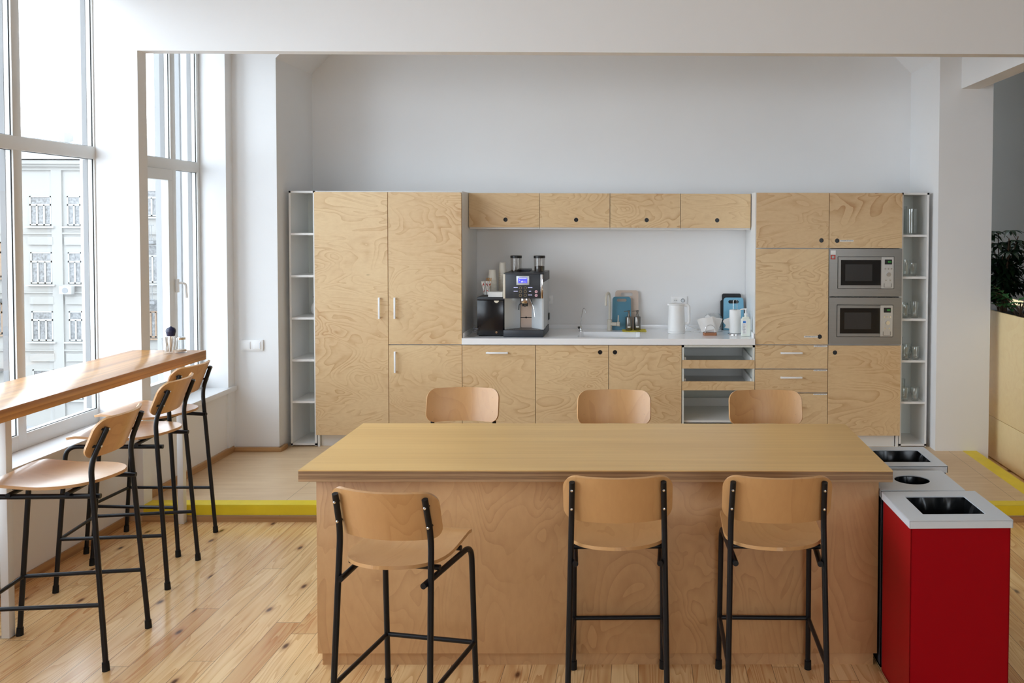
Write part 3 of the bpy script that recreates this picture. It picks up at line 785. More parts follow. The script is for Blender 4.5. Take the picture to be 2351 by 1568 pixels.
# right tall cabinets
u = U('tall_cabinet', 'tall cabinet left of the microwaves with two doors over three drawers', XG[6], XG[7])
u.part('carcass', XG[6], XG[7]-.001, YC+TH+.012, YB, ZD, ZT, 'white')
u.front('door', XG[6]+.004, XG[7], 1.756, 2.212, (1.492, 1.821)); d = u.front('door', XG[6]+.002, XG[7], .962, 1.753, (1.485, 1.029)); u.lettering(d, 1.355, 1.468, 1.022, 1.036, seed=3)
for (z0, z1, hz, sd_) in ((.762, .959, .896, 4), (.564, .759, .694, 5), (ZD, .561, .45, 6)):
    d = u.front('drawer', XG[6], XG[7], z0, z1); u.handle(d, 1.25, hz, .18); u.lettering(d, XG[7]-.118, XG[7]-.006, z1-.014, z1-.003, seed=sd_)
plinth(u, XG[6], XG[7])
u = U('tall_cabinet', 'tall cabinet housing two microwaves with finger hole doors above and below', XG[7], XG[8])
u.part('carcass', XG[7]+.001, XG[8], YC+TH+.012, YB, ZD, .96, 'white')
u.part('carcass', XG[7]+.001, XG[8], YC+TH+.012, YB, 1.757, ZT, 'white')
mm = u.b(XG[7]+.001, XG[7]+.017, YC+TH+.004, YB, .96, 1.757); mm.box(XG[8]-.016-u.cx, XG[8]-u.cx, TH+.004, YB-YC, .96-ZP, 1.757-ZP).box(XG[7]+.001-u.cx, XG[8]-u.cx, YB-YC-.012, YB-YC, .96-ZP, 1.757-ZP)
obj('carcass', mm, 'white', u.t)
d = u.front('door', XG[7], XG[8], 1.757, 2.212, (1.621, 1.819)); u.lettering(d, 1.642, 1.755, 1.812, 1.826, seed=7)
u.front('door', XG[7], XG[8], ZD, .958, (1.612, .898)); plinth(u, XG[7], XG[8]-.03); u.part('leg', XG[8]-.022, XG[8]-.004, YC+.035, YC+.4, ZP, ZD, 'white')
# wall cabinets
YU = 7.415
names = ['closest to the tall left cabinets', 'second from the tall left cabinets', 'third from the tall left cabinets', 'closest to the microwave cabinets']
for k in range(4):
    a, b_ = XG[2]+.003+.6*k, XG[2]+.603+.6*k
    u = U('wall_cabinet', 'low birch wall cabinet with a finger hole, '+names[k], a, b_, YU, group='wall cabinets over the worktop')
    u.part('carcass', a+.001, b_-.001, YU+TH+.012, YB, 1.905, ZT, 'white')
    u.front('door', a, b_, 1.918, 2.212, ((-1.14, -.54, .06, .66)[k], 1.985))
# worktop with sink
wt = thing('worktop', 'white kitchen worktop with a moulded sink under the wall cabinets', 'worktop', (-.25, 7.114, .962))
wx, wy, wz = .25, -7.114, -.962
SX0, SX1, SY0, SY1 = -.515, .005, 7.20, 7.56
m = MB()
WX0, WX1 = XG[2]+.002, XG[6]-.002
def wbx(x0, x1, y0, y1, z0, z1, bev=0): m.box(x0+wx, x1+wx, y0+wy, y1+wy, z0+wz, z1+wz, bev)
out_ = rrect(SX0+wx, SX1+wx, SY0+wy, SY1+wy, .04, 7); n_ = len(out_)
sq = []
cxs, cys = (SX0+SX1)/2+wx, (SY0+SY1)/2+wy
for (a, b_) in out_:
    da, db = a-cxs, b_-cys; k = min((SX1-SX0+.06)/2/max(abs(da), 1e-6), (SY1-SY0+.06)/2/max(abs(db), 1e-6)); sq.append([cxs+da*k, cys+db*k])
for cn in ((SX1+.03+wx, SY1+.03+wy), (SX0-.03+wx, SY1+.03+wy), (SX0-.03+wx, SY0-.03+wy), (SX1+.03+wx, SY0-.03+wy)):
    i = min(range(n_), key=lambda j: (sq[j][0]-cn[0])**2+(sq[j][1]-cn[1])**2); sq[i] = list(cn)
m.plate_hole(sq, out_, 'z', 0, .05)
wbx(WX0, SX0-.03, 7.114, YB, .962, 1.012); wbx(SX1+.03, WX1, 7.114, YB, .962, 1.012)
wbx(SX0-.03, SX1+.03, 7.114, SY0-.03, .962, 1.012); wbx(SX0-.03, SX1+.03, SY1+.03, YB, .962, 1.012)
obj('slab', m, 'counter', wt)
m = MB(); wbx(WX0, WX1, YB-.012, YB, 1.012, 1.05, .001); wbx(WX0, WX0+.012, 7.16, YB-.012, 1.012, 1.05, .001); wbx(WX1-.012, WX1, 7.16, YB-.012, 1.012, 1.05, .001)
obj('upstand', m, 'counter', wt)
m = MB(); R = []
for (ins, z) in ((0, .049), (.004, .0), (.02, -.14), (.05, -.155)):
    R.append([m.b.verts.new((*p, z)) for p in rrect(SX0+wx+ins, SX1+wx-ins, SY0+wy+ins, SY1+wy-ins, .04, 7)])
m.skin(R, False, True)
obj('sink', m, 'counter', wt, sharp=True)
for k in (0,): pass
# microwaves
def microwave(lab, z0, z1, dx, sticker):
    x0, x1 = XG[7]+.003, XG[8]-.001; cx = (x0+x1)/2
    t = thing('microwave', lab, 'microwave', (cx, YC, z0+.004), 0, 'built-in microwaves')
    h = z1-z0-.006; w = x1-x0
    def bx(mb, a, b_, c, d_, e, f, bev=0): return mb.box(a-cx, b_-cx, c, d_, e-z0-.004, f-z0-.004, bev)
    # facts of the front measured from the picture, shifted for the lower oven
    dz = z0-1.357
    o0, o1, p0, p1 = 1.626+dx, 2.091+dx, 1.424+dz, 1.690+dz
    outer = [(-w/2, 0), (w/2, 0), (w/2, h), (-w/2, h)]; inner = [(o0-cx, p0-z0-.004), (o1-cx, p0-z0-.004), (o1-cx, p1-z0-.004), (o0-cx, p1-z0-.004)]
    obj('trim_frame', MB().plate_hole(outer, inner, 'y', -.004, .012), 'steel', t)
    body = MB(); bx(body, o0+.004, o1-.004, .020, .42, p0+.004, p1-.004)
    obj('body', body, 'dark', t)
    dr = MB(); d0, d1 = o0+.004, 1.985+dx
    g0, g1, q0, q1 = 1.652+dx, 1.981+dx, 1.453+dz, 1.662+dz
    dr.plate_hole([(d0-cx, p0+.004-z0-.004), (d1-cx, p0+.004-z0-.004), (d1-cx, p1-z0-.008), (d0-cx, p1-z0-.008)], [(g0-cx, q0-z0-.004), (g1-cx, q0-z0-.004), (g1-cx, q1-z0-.004), (g0-cx, q1-z0-.004)], 'y', -.008, .012)
    door = obj('door', dr, 'steel', t)
    m = MB(); bx(m, g0-.002, g1+.001, -.006, .010, q0-.002, q1+.002)
    obj('door_glass', m, 'ovenglass', door, 'black glass')
    m = MB(); bx(m, 1.688+dx, 1.910+dx, -.0075, -.0055, 1.489+dz, 1.626+dz)
    obj('window_mesh', m, 'ovenmesh', door)
    m = MB(); bx(m, 1.986+dx, o1-.004, -.008, .012, p0+.004, p1-.004); bx(m, 1.983+dx, 1.989+dx, -.014, -.006, p0+.004, p1-.004)
    cp = obj('control_panel', m, 'steelv', t)
    m = MB(); bx(m, 2.012+dx, 2.071+dx, -.0095, -.007, 1.626+dz, 1.666+dz); obj('display', m, 'black', cp, 'black display')
    m = MB()
    for q in range(3): bx(m, 2.038+dx+q*.010, 2.044+dx+q*.010, -.0105, -.009, 1.640+dz, 1.654+dz)
    obj('digits', m, 'green_led', cp, 'faint green digits')
    m = MB()
    for (a, b_) in ((2.017, 1.590), (2.042, 1.590), (2.067, 1.590), (2.022, 1.497), (2.058, 1.497)): m.cyl((a+dx-cx, -.013, b_+dz-z0-.004), (a+dx-cx, -.006, b_+dz-z0-.004), .0068, n=14)
    obj('button', m, 'chrome', cp)
    obj('knob', MB().cyl((2.043+dx-cx, -.026, 1.543+dz-z0-.004), (2.043+dx-cx, -.006, 1.543+dz-z0-.004), .0165, .018), 'chrome', cp)
    m = MB(); bx(m, 2.006+dx, 2.012+dx, -.0098, -.007, 1.438+dz, 1.470+dz); bx(m, 2.066+dx, 2.072+dx, -.0098, -.007, 1.438+dz, 1.470+dz); bx(m, 2.008+dx, 2.070+dx, -.0098, -.007, 1.436+dz, 1.440+dz)
    obj('open_button', m, 'steel', cp)
    if sticker:
        m = MB(); bx(m, 1.568, 1.609, -.0052, -.004, 1.702, 1.740); s_ = obj('sticker', m, 'paper', t, 'white and red sticker')
        m = MB().plate_hole([(1.568-cx, 1.662-z0), (1.607-cx, 1.662-z0), (1.607-cx, 1.700-z0), (1.568-cx, 1.700-z0)], [(1.577-cx, 1.670-z0), (1.598-cx, 1.670-z0), (1.598-cx, 1.692-z0), (1.577-cx, 1.692-z0)], 'y', -.0052, -.004)
        obj('red_border', m, 'redstripe', s_)
microwave('built-in steel microwave above its twin with a sticker in its corner', 1.357, 1.755, 0, True)
microwave('built-in steel microwave below its twin, just over the lower door', .961, 1.355, -.004, False)

# ------------------------------------------------------------------ things on the worktop
ZW = 1.0128
fr = thing('milk_cooler', 'small black cooler box left of the coffee machine', 'cooler', (-1.2405, 7.45, ZW))
obj('body', B(-.110, .110, -.20, .2, .006, .302, .004), 'black', fr)
obj('top_rim', B(-.112, .112, -.204, .204, .302, .326, .004), 'charcoal', fr)
obj('door', B(-.110, .110, -.214, -.2, .012, .299, .003), 'black', fr)
obj('lock', MB().cyl((.052, -.222, .035), (.052, -.212, .035), .0095), 'chrome', fr, 'round chrome lock')
obj('grip', MB().prism([(.052+.02*math.cos(a*PI/12), .298-.019*math.sin(a*PI/12)) for a in range(13)], 'y', -.2155, -.213), 'cream', fr, 'pale half-round grip')
obj('foot', MB().cyl((-.09, -.18, 0), (-.09, -.18, .008), .012).cyl((.09, -.18, 0), (.09, -.18, .008), .012).cyl((.09, .18, 0), (.09, .18, .008), .012).cyl((-.09, .18, 0), (-.09, .18, .008), .012), 'rubber', fr)

cm = thing('coffee_machine', 'large charcoal and silver coffee machine with two bean hoppers', 'coffee machine', (-.96, 7.42, ZW))
# local: x -.165..+.165, front y -.22
obj('base', MB().box(-.165, .165, -.23, .23, 0, .058, .004), 'charcoal', cm)
tr = MB().box(-.15, .15, -.215, 0, .058, .061)
obj('drip_tray', tr, 'steel', cm)
sl = MB()
for k in range(14):
    for q in range(9): sl.box(-.14+.02*k+(q % 2)*.01, -.128+.02*k+(q % 2)*.01, -.205+q*.021, -.197+q*.021, .0605, .0618)
obj('drip_slots', sl, 'dark', [c for c in cm.children if c.name.startswith('drip_tray')][0])
obj('body', MB().box(-.16, .16, -.02, .225, .058, .515, .004).box(-.155, -.045, -.06, .0, .058, .33).box(.05, .16, -.06, .0, .058, .33), 'silver', cm)
# angled door panels left and right of the outlet
obj('door', MB().prism([(-.16, -.20), (-.045, -.09), (-.045, -.05), (-.16, -.05)], 'z', .06, .322), 'silver', cm)
obj('door', MB().prism([(.052, -.09), (.15, -.20), (.165, -.20), (.165, -.05), (.052, -.05)], 'z', .06, .322), 'silver', cm)
obj('side_panel', B(.1605, .1655, -.19, .222, .07, .47, .002), 'silver', cm)
obj('splash_panel', MB().box(-.043, .050, -.075, -.06, .062, .322).box(-.043, .05, -.079, -.07, .150, .156), 'blush', cm, 'pinkish steel splash panel')
obj('panel_seam', MB().box(-.043, .050, -.0785, -.072, .143, .149).cyl((.004, -.082, .148), (.004, -.07, .148), .008), 'dark', [c for c in cm.children if c.name.startswith('splash_panel')][0])
pn = obj('control_panel', MB().box(-.150, .143, -.222, -.02, .320, .522, .003), 'charcoal', cm, 'charcoal control panel')
obj('side_trim', B(-.167, -.149, -.224, -.02, .319, .522, .002), 'cream', cm, 'cream side trim')
obj('side_trim', B(.142, .164, -.226, -.02, .319, .522, .006), 'chrome', cm, 'chrome side trim')
obj('top_cover', MB().box(-.164, .166, -.222, .228, .522, .530, .002).box(.1645, .1695, -.21, .228, .455, .53, .002).box(-.09, .02, .04, .2, .528, .548, .006), 'charcoal', cm)
obj('screen_bezel', B(-.057, .049, -.2275, -.220, .432, .506, .002), 'silver', pn)
sc_ = obj('screen', B(-.042, .033, -.2288, -.2272, .448, .492), 'screen', pn, 'blue lit display')
m = MB().box(-.036, .028, -.2293, -.2287, .4845, .4875).box(-.02, -.004, -.2293, -.2287, .455, .459)
for (x, z) in ((-.014, .462), (-.009, .466), (-.005, .461), (-.011, .457), (.005, .457), (.006, .463), (-.031, .472), (-.028, .472)): m.box(x-.002, x+.002, -.2293, -.2287, z-.002, z+.002)
m.box(.012, .026, -.2293, -.2287, .4555, .4572)
obj('display_marks', m, 'lcdtext', sc_)
def ringm(mb, x, z, r0, r1, y0, y1, n=20):
    mb.plate_hole([(x+r1*math.cos(2*PI*i/n), z+r1*math.sin(2*PI*i/n)) for i in range(n)], [(x+r0*math.cos(2*PI*i/n), z+r0*math.sin(2*PI*i/n)) for i in range(n)], 'y', y0, y1)
for z in (.408, .377, .346):
    for x in (-.024, .016):
        m = MB(); ringm(m, x, z, .0095, .0118, -.2245, -.221); obj('button', m, 'brass', pn)
for z in (.377, .346):
    m = MB(); ringm(m, .106, z, .0075, .0115, -.2245, -.221); m.box(.104, .108, -.2243, -.221, z-.005, z+.004); obj('button', m, 'pinkled', pn)
m = MB()
for (x0, x1, z) in ((-.080, -.047, .410), (.038, .075, .410), (-.080, -.047, .380), (.046, .064, .380), (.040, .072, .349)):
    x = x0
    while x < x1: m.box(x, min(x+.006, x1), -.2228, -.2215, z-.0018, z+.0022); x += .0072
obj('caption', m, 'lcdtext', pn)
sp = obj('spout', MB().box(-.026, .026, -.16, -.08, .272, .325, .006), 'chrome', cm, 'chrome coffee spout')
obj('nozzle', MB().cyl((-.013, -.15, .248), (-.013, -.15, .275), .007, .009).cyl((.003, -.15, .244), (.003, -.15, .275), .005, .007).cyl((.019, -.15, .248), (.019, -.15, .275), .007, .009), 'dark', sp)
obj('steam_wand', MB().tube([(.046, -.14, .325), (.060, -.16, .285), (.082, -.19, .245), (.092, -.195, .165)], .0055, 10, .03), 'chrome', cm, 'bent steam wand')
obj('milk_hose', MB().tube([(-.025, -.12, .27), (-.05, -.12, .262), (-.052, -.12, .215)], .0045, 8, .015), 'dark', cm)
obj('mains_switch', B(.165, .174, .16, .215, .10, .16, .004), 'dark', cm)
for (x, y, bean) in ((-.095, .03, False), (.104, .03, True)):
    h = obj('hopper', MB().lathe([(.045, .53), (.0475, .648), (.0455, .648), (.043, .532)], (x, y, 0), 28), 'hopper', cm, 'smoked clear bean hopper')
    obj('lid', MB().lathe([(.049, .645), (.0495, .664), (.046, .666), (.004, .666)], (x, y, 0), 28), 'dark', h)
    obj('beans', MB().lathe([(.040, .533), (.042, .575 if bean else .541), (.01, .58 if bean else .543)], (x, y, 0)), 'beans', h)
# things on the cooler
ZF = ZW+.327
ORD = ['topmost', 'second', 'third', 'fourth', 'fifth', 'sixth', 'seventh', 'eighth', 'ninth', 'tenth', 'eleventh', 'twelfth', 'thirteenth', 'fourteenth', 'fifteenth', 'sixteenth', 'seventeenth', 'eighteenth']
cup_me = None
def cup_stack(x, y, n, step, word, s):
    global cup_me
    for k in range(n):
        if cup_me is None:
            o = obj('paper_cup', MB().lathe([(.037, 0), (.0385, .002), (.0375, .005), (.036, .006), (.0285, .088), (.0275, .090), (.004, .0895), (.004, .0885), (.0281, .0885), (.0357, .006), (.0366, .0)], n=22, cap0=False, cap1=False), 'cup')
            cup_me = o
        else: o = cup_me.copy(); C.objects.link(o)
        o.location = (x, y, ZF+step*k); o.scale = (s, s, 1)
        i = n-1-k
        tag(o, ('topmost paper cup' if i == 0 else 'paper cup, '+ORD[i]+' from the top')+' in the '+word+' upturned stack on the black cooler', 'cup', 'upturned paper cups on the cooler')
cup_stack(-1.262, 7.47, 11, .0127, 'shorter', 1.0)
cup_stack(-1.186, 7.55, 16, .0123, 'taller', .93)
sg = tag(obj('drinking_glass', glass_tumbler_bm(.033, .038, .085), 'jar'), 'clear glass of stirrers and striped sugar sticks on the black cooler', 'glass')
sg.location = (-1.285, 7.335, ZF)
st0 = None; st1 = None
for k in range(22):
    a = k*2.39996; r1 = .006+.0195*math.sqrt(k/22)
    if st0 is None:
        st0 = obj('sugar_stick', MB().box(-.0042, .0042, -.002, .002, 0, .115, .001), 'paper'); o = st0
        obj('print_stripe', MB().prism([(-.0044, .02), (.0044, .034), (.0044, .042), (-.0044, .028)], 'y', -.0023, .0023).prism([(-.0044, .07), (.0044, .084), (.0044, .098), (-.0044, .084)], 'y', -.0023, .0023), 'redstripe', o)
    elif k % 2: o = st0.copy(); C.objects.link(o)
    else: o = dup(st0)
    tag(o, 'red and white paper sugar stick standing in the glass on the black cooler', 'sugar stick', 'sugar sticks on the cooler')
    o.location = (-1.285+r1*math.cos(a), 7.335+r1*math.sin(a), ZF+.014); o.rotation_euler = (-.16*math.sin(a), .2*math.cos(a), a*1.7)
for k in range(11):
    a = k*2.39996+.6; r1 = .004+.016*math.sqrt(k/11)
    if st1 is None: st1 = obj('coffee_stirrer', MB().box(-.003, .003, -.0008, .0008, 0, .14), 'woodstick'); o = st1
    else: o = dup(st1)
    tag(o, 'flat wooden coffee stirrer in the glass on the black cooler', 'stirrer', 'wooden stirrers on the cooler')
    o.location = (-1.285+r1*math.cos(a), 7.350+r1*math.sin(a)*.6, ZF+.014); o.rotation_euler = (-.05*math.sin(a), .14*math.cos(a), a)
npk = MB()
for k in range(9): npk.box(-.062+.0015*(k % 2), .062-.001*(k % 3), -.06, .06, k*.0045, k*.0045+.0042, .0008)
npk = tag(obj('napkin_pack', npk, 'paper'), 'stack of folded white napkins on the black cooler', 'napkins'); npk.location = (-1.195, 7.315, ZF); npk.rotation_euler = (0, 0, -.12)
# tilted acrylic sign
sgn = thing('acrylic_sign', 'clear acrylic table sign with a printed card leaning left of the cooler', 'sign', (-1.384, 7.205, ZW+.0005), math.radians(-38))
s1 = obj('plate', MB().prism([(-.02, 0), (.002, 0), (.062, .088), (.060, .090), (-.001, .003), (-.02, .003)], 'x', -.048, .032), 'jar', sgn)
m = MB()
for (v, ws) in ((.35, ((-.03, .0), (.006, .02))), (.5, ((-.015, .012),)), (.65, ((-.035, -.012), (-.006, .026)))):
    for (a, b_) in ws:
        y_, z_ = .002+.06*v, .088*v+.004
        m.box(a, b_, y_-.004, y_-.002, z_, z_+.007)
obj('card_print', m, 'ink', s1)

# taps
tp_ = thing('filter_tap', 'slim chrome water tap at the rear left of the sink', 'tap', (-.512, 7.61, ZW))
obj('base', MB().lathe([(.02, 0), (.02, .004), (.012, .006), (.011, .04), (.006, .046)]), 'chrome', tp_)
obj('spout', MB().tube([(0, 0, .04), (.004, -.005, .10), (.018, -.012, .19), (.03, -.022, .205), (.046, -.035, .165)], .0042, 10, .025), 'chrome', tp_)
obj('lever', MB().box(-.028, -.004, -.006, .006, .028, .040, .003).box(-.022, -.012, -.02, .006, .02, .034, .003), 'dark', tp_, 'black lever')
tp_ = thing('mixer_tap', 'beige gooseneck mixer tap behind the sink', 'tap', (-.262, 7.66, ZW))
obj('body', MB().lathe([(.0255, 0), (.0255, .004), (.0215, .008), (.0205, .095), (.0125, .097)]).cyl((.012, -.004, .058), (.062, -.010, .058), .0165).cyl((.066, -.010, .058), (.09, -.013, .058), .0205), 'stone', tp_)
obj('spout', MB().tube([(0, 0, .09), (0, 0, .315), (-.012, -.10, .345), (-.026, -.165, .315), (-.027, -.17, .235)], .0108, 12, .06, 8), 'stone', tp_)
obj('lever', MB().cyl((.075, -.012, .07), (.077, -.012, .135), .0055), 'stone', tp_)
# chopping boards (leaning on the wall)
def board(name, lab, x0, x1, h, zb, y, mat, hole, lean=-.1, th=.008, r=.022, taper=.0, grp=None):
    w = x1-x0
    t = thing(name, lab, 'chopping board', ((x0+x1)/2, y, zb), 0, grp); t.rotation_euler = (lean, 0, 0)
    base = rrect(-w/2, w/2, 0, h, (r, r, .008, .008), 8)
    outer = [(x*(1-taper*max(0, z/h)**3)*(1+.02*math.sin(PI*z/h)), z+(.007*(1-(2*x/w)**2) if z > h*.7 else 0)) for x, z in base]
    if hole:
        hw_, hz, hh = hole; n = len(outer); inner = []
        pts = rrect(-hw_, hw_, hz-hh, hz+hh, hh*.98, 8)
        obj('panel', MB().plate_hole(outer, pts, 'y', -th, 0), mat, t)
    else: obj('panel', MB().prism(outer, 'y', -th, 0), mat, t)
    return t
GBd = 'chopping boards on the worktop'
board('chopping_board', 'beige plastic chopping board leaning on the wall behind the blue one', -.222, -.004, .345, ZW, 7.742, 'beige', (.052, .312, .0145), taper=.07, grp=GBd)
b1 = board('chopping_board', 'teal blue chopping board leaning beside the beige mixer tap', -.243, -.072, .290, ZW, 7.705, 'blue', (.043, .262, .0125), taper=.06, grp=GBd)
obj('print_mark', B(-.02, .0, -.009, -.008, .022, .026), 'ink', b1)
board('chopping_board', 'tall black slate board leaning at the right wall behind the light blue board', .738, .908, .318, ZW, 7.745, 'slate', None, grp=GBd, r=.014)
board('chopping_board', 'short black slate board sticking out left of the light blue board', .722, .89, .262, ZW, 7.725, 'slate', None, grp=GBd, r=.012)
board('chopping_board', 'light blue chopping board leaning behind the paper towel roll', .745, .928, .285, ZW, 7.705, 'lightblue', (.046, .25, .0145), taper=.05, grp=GBd)
# cloth and dispensers
cl = MB(); rows = []
for i in range(9):
    rows.append([(-.105+.21*j/10+.02*i/8, -.075+.15*i/8+.01*math.sin(j), .003+.002*math.sin(j*1.3+i)) for j in range(11)])
cl = tag(obj('cleaning_cloth', cl.sheet(rows, .003), 'cloth'), 'yellow cleaning cloth lying under the two soap dispensers', 'cloth'); cl.location = (-.055, 7.615, ZW+.002); cl.rotation_euler = (0, 0, .2)
def dispenser(lab, x, y):
    t = thing('soap_dispenser', lab, 'soap dispenser', (x, y, ZW+.0085), 0, 'steel soap dispensers by the sink')
    b_ = obj('bottle', MB().lathe([(.028, 0), (.0295, .003), (.0295, .112), (.027, .117), (.012, .120), (.011, .126), (.004, .127)]), 'steel', t)
    obj('name_strip', MB().prism([(.0297*math.sin(a/10), -.0297*math.cos(a/10)) for a in range(-4, 6)]+[(.0285*math.sin(a/10), -.0285*math.cos(a/10)) for a in range(5, -5, -1)], 'z', .024, .036), 'paper', b_, 'white paper label')
    obj('pump', MB().lathe([(.0125, .120), (.0125, .134), (.009, .137), (.0075, .155), (.011, .16), (.012, .172), (.003, .174)]).tube([(-.006, 0, .167), (-.040, -.008, .165), (-.044, -.009, .162)], .0035, 8), 'steel', t)
dispenser('brushed steel soap dispenser next to the blue chopping board', -.092, 7.615)
dispenser('brushed steel soap dispenser on the kettle side of its twin', -.018, 7.635)
# kettle
kt = thing('electric_kettle', 'matt white electric kettle on the worktop under the wall socket', 'kettle', (.320, 7.50, ZW))
obj('base', MB().lathe([(.074, 0), (.0755, .003), (.0755, .014), (.074, .016)], n=36), 'kettle', kt)
obj('body', MB().lathe([(.0745, .017), (.0745, .03), (.070, .15), (.0665, .240), (.0665, .243)], n=36), 'kettle', kt)
obj('lid', MB().lathe([(.0672, .2445), (.0672, .252), (.06, .254), (.003, .255)], n=36).prism([(-.05, -.02), (-.078, -.004), (-.05, .012)], 'z', .238, .252), 'kettle', kt)
obj('handle', MB().tube([(.055, -.012, .240), (.106, -.02, .240), (.108, -.02, .085), (.064, -.012, .080)], .0125, 12, .035, 8), 'kettle', kt)
obj('switch', MB().box(.062, .088, -.018, -.006, .036, .048, .003), 'chrome', kt, 'chrome switch lever')
obj('cord', MB().tube([(.07, .03, .012), (.11, .06, .008), (.17, .02, .005), (.20, .0, .006), (.22, .08, .006), (.09, .17, .05), (.06, .255, .10)], .0028, 8, .05), 'kettle', kt)
# napkin holder and napkins
nh = thing('napkin_holder', 'wooden napkin holder with a wire arch on the worktop', 'napkin holder', (.597, 7.36, ZW))
obj('base', MB().prism(rrect(-.057, .057, -.045, .045, .016), 'z', 0, .022), 'walnut', nh, 'brown wooden base')
for y in (-.028, .030):
    obj('wire_arch', MB().tube([(-.040, y, .02)]+[(-.04*math.cos(a*PI/10), y, .052+.036*math.sin(a*PI/10)) for a in range(11)]+[(.04, y, .02)], .0022, 8), 'chrome', nh)
for k in range(10):
    rows = []; o_ = (k-4.5); tilt = o_*.075
    for i in range(7):
        rows.append([])
        for j in range(8):
            x = -.066+.132*j/7; z = .112*i/6
            rows[-1].append((x*(1-.15*(1-i/6)), .004*math.sin(j*1.1+k)*(i/6)+.002*math.sin(i+k), z+.006*math.sin(j*.8+k)*(i/6)))
    o = tag(obj('napkin', MB().sheet(rows, .0014), 'paper'), 'white paper napkin fanned out in the wooden holder', 'napkin', 'napkins in the holder')
    o.location = (.597+.0035*o_, 7.362+.0048*o_, ZW+.0235+abs(tilt)*.049); o.rotation_euler = (-.02*o_, tilt*.85, 0)
# clear container behind the napkins
jr = thing('clear_container', 'clear rounded plastic container behind the napkin holder', 'container', (.645, 7.60, ZW))
obj('shell', MB().lathe([(.07, 0), (.082, .01), (.084, .08), (.074, .13), (.055, .158), (.052, .158), (.071, .128), (.081, .08), (.079, .012), (.01, .004)], n=28), 'jar', jr)
m = MB(); rr = random.Random(5)
for k in range(26):
    a = rr.uniform(0, 6.28); q = rr.uniform(0, .055); z = .012+rr.uniform(0, .075)
    m.tube([(q*math.cos(a), q*math.sin(a), z), (q*math.cos(a)+rr.uniform(-.015, .015), q*math.sin(a)+rr.uniform(-.015, .015), z+.018)], .008, 7)
o = obj('contents', m, 'slate', jr, 'dark small pieces inside'); o['kind'] = 'stuff'
# paper towel, sanitizer
pt = thing('paper_towel_roll', 'white kitchen paper roll on a chrome stand by the right board', 'paper roll', (.818, 7.42, ZW))
obj('roll', MB().lathe([(.018, .012), (.047, .012), (.0485, .02), (.0485, .2), (.047, .208), (.018, .208)], n=32, cap0=False, cap1=False), 'paper', pt)
stn = obj('stand', MB().lathe([(.062, 0), (.062, .004), (.055, .009), (.01, .010)], n=32), 'chrome', pt, 'chrome stand')
obj('loop', MB().tube([(-.016, 0, .01)]+[(-.016*math.cos(a*PI/10), 0, .278+.016*math.sin(a*PI/10)) for a in range(11)]+[(.016, 0, .01)], .0022, 8), 'chrome', stn)
rows = []
for i in range(8):
    rows.append([(-.048-.045*j/6+.012*math.sin(i*.9)*(j/6), .012-.03*j/6, .045+.095*i/7*(1-.25*j/6)+.012*j/6) for j in range(7)])
obj('loose_sheet', MB().sheet(rows, .0012), 'paper', pt)
sb = thing('sanitizer_bottle', 'milky pump bottle with a blue and white label at the worktop end', 'pump bottle', (.893, 7.285, ZW), math.radians(8))
bt = obj('bottle', MB().box(-.038, .038, -.022, .022, 0, .150, .008, 3).prism(rrect(-.03, .03, -.017, .017, .012), 'z', .148, .163).cyl((0, 0, .16), (0, 0, .182), .013, .012), 'gel', sb)
obj('paper_label', B(-.034, .002, -.0235, -.0215, .02, .138), 'paper', bt)
m = MB().box(-.030, -.006, -.0242, -.0234, .112, .130); m.box(-.0365, -.034, -.020, .01, .05, .11)
obj('label_print', m, 'blueink', bt, 'blue print')
m = MB()
for k in range(8): m.box(-.028, -.008-.003*(k % 3), -.0242, -.0234, .030+k*.0095, .0322+k*.0095)
obj('small_print', m, 'ink', bt)
obj('pump', MB().lathe([(.014, .180), (.014, .192), (.005, .195), (.005, .222), (.012, .224), (.012, .233), (.003, .235)], n=18).tube([(-.008, 0, .229), (-.04, 0, .226), (-.05, 0, .220)], .0055, 8), 'kettle', sb)
# sockets and switch
so = thing('wall_socket', 'double white wall plate with a socket and a dimmer over the kettle', 'socket', (.357, 7.80, 1.267))
obj('plate', B(-.071, .071, -.010, 0, -.036, .036, .003), 'handle', so)
m = MB(); ringm(m, -.034, 0, .0165, .019, -.0115, -.009); m.cyl((-.034, -.0095, 0), (-.034, -.0105, 0), .0166); obj('socket_face', m, 'white', so)
obj('pin_hole', MB().cyl((-.041, -.0118, 0), (-.041, -.010, 0), .003, n=10).cyl((-.027, -.0118, 0), (-.027, -.010, 0), .003, n=10).cyl((-.034, -.0118, 0), (-.034, -.010, 0), .0018, n=8), 'dark', so)
m = MB(); ringm(m, .032, 0, .0145, .0175, -.0112, -.009); obj('dial_ring', m, 'ink', so, 'dark dial ring')
obj('dimmer_knob', MB().cyl((.032, -.024, 0), (.032, -.009, 0), .0125, .0135), 'silver', so, 'grey dimmer knob')
so2 = thing('wall_socket', 'white wall socket plate half hidden behind the coffee machine', 'socket', (-.815, 7.80, 1.272))
obj('plate', B(-.038, .038, -.012, 0, -.038, .038, .003), 'handle', so2)
obj('socket_face', MB().cyl((-.0, -.0135, 0), (0, -.011, 0), .019), 'white', so2)
sw = thing('light_switch', 'double white light switch on the wall beside the alcove window', 'switch', (-3.122, 7.03, .965))
obj('frame', B(-.088, .088, -.014, 0, -.044, .044, .004), 'handle', sw)
for x in (-.042, .040):
    r_ = obj('rocker', B(x-.031, x+.031, -.019, -.012, -.031, .031, .002), 'handle', sw)
    obj('rocker_edge', B(x+.022, x+.026, -.0198, -.018, -.022, .022), 'binlid', r_)

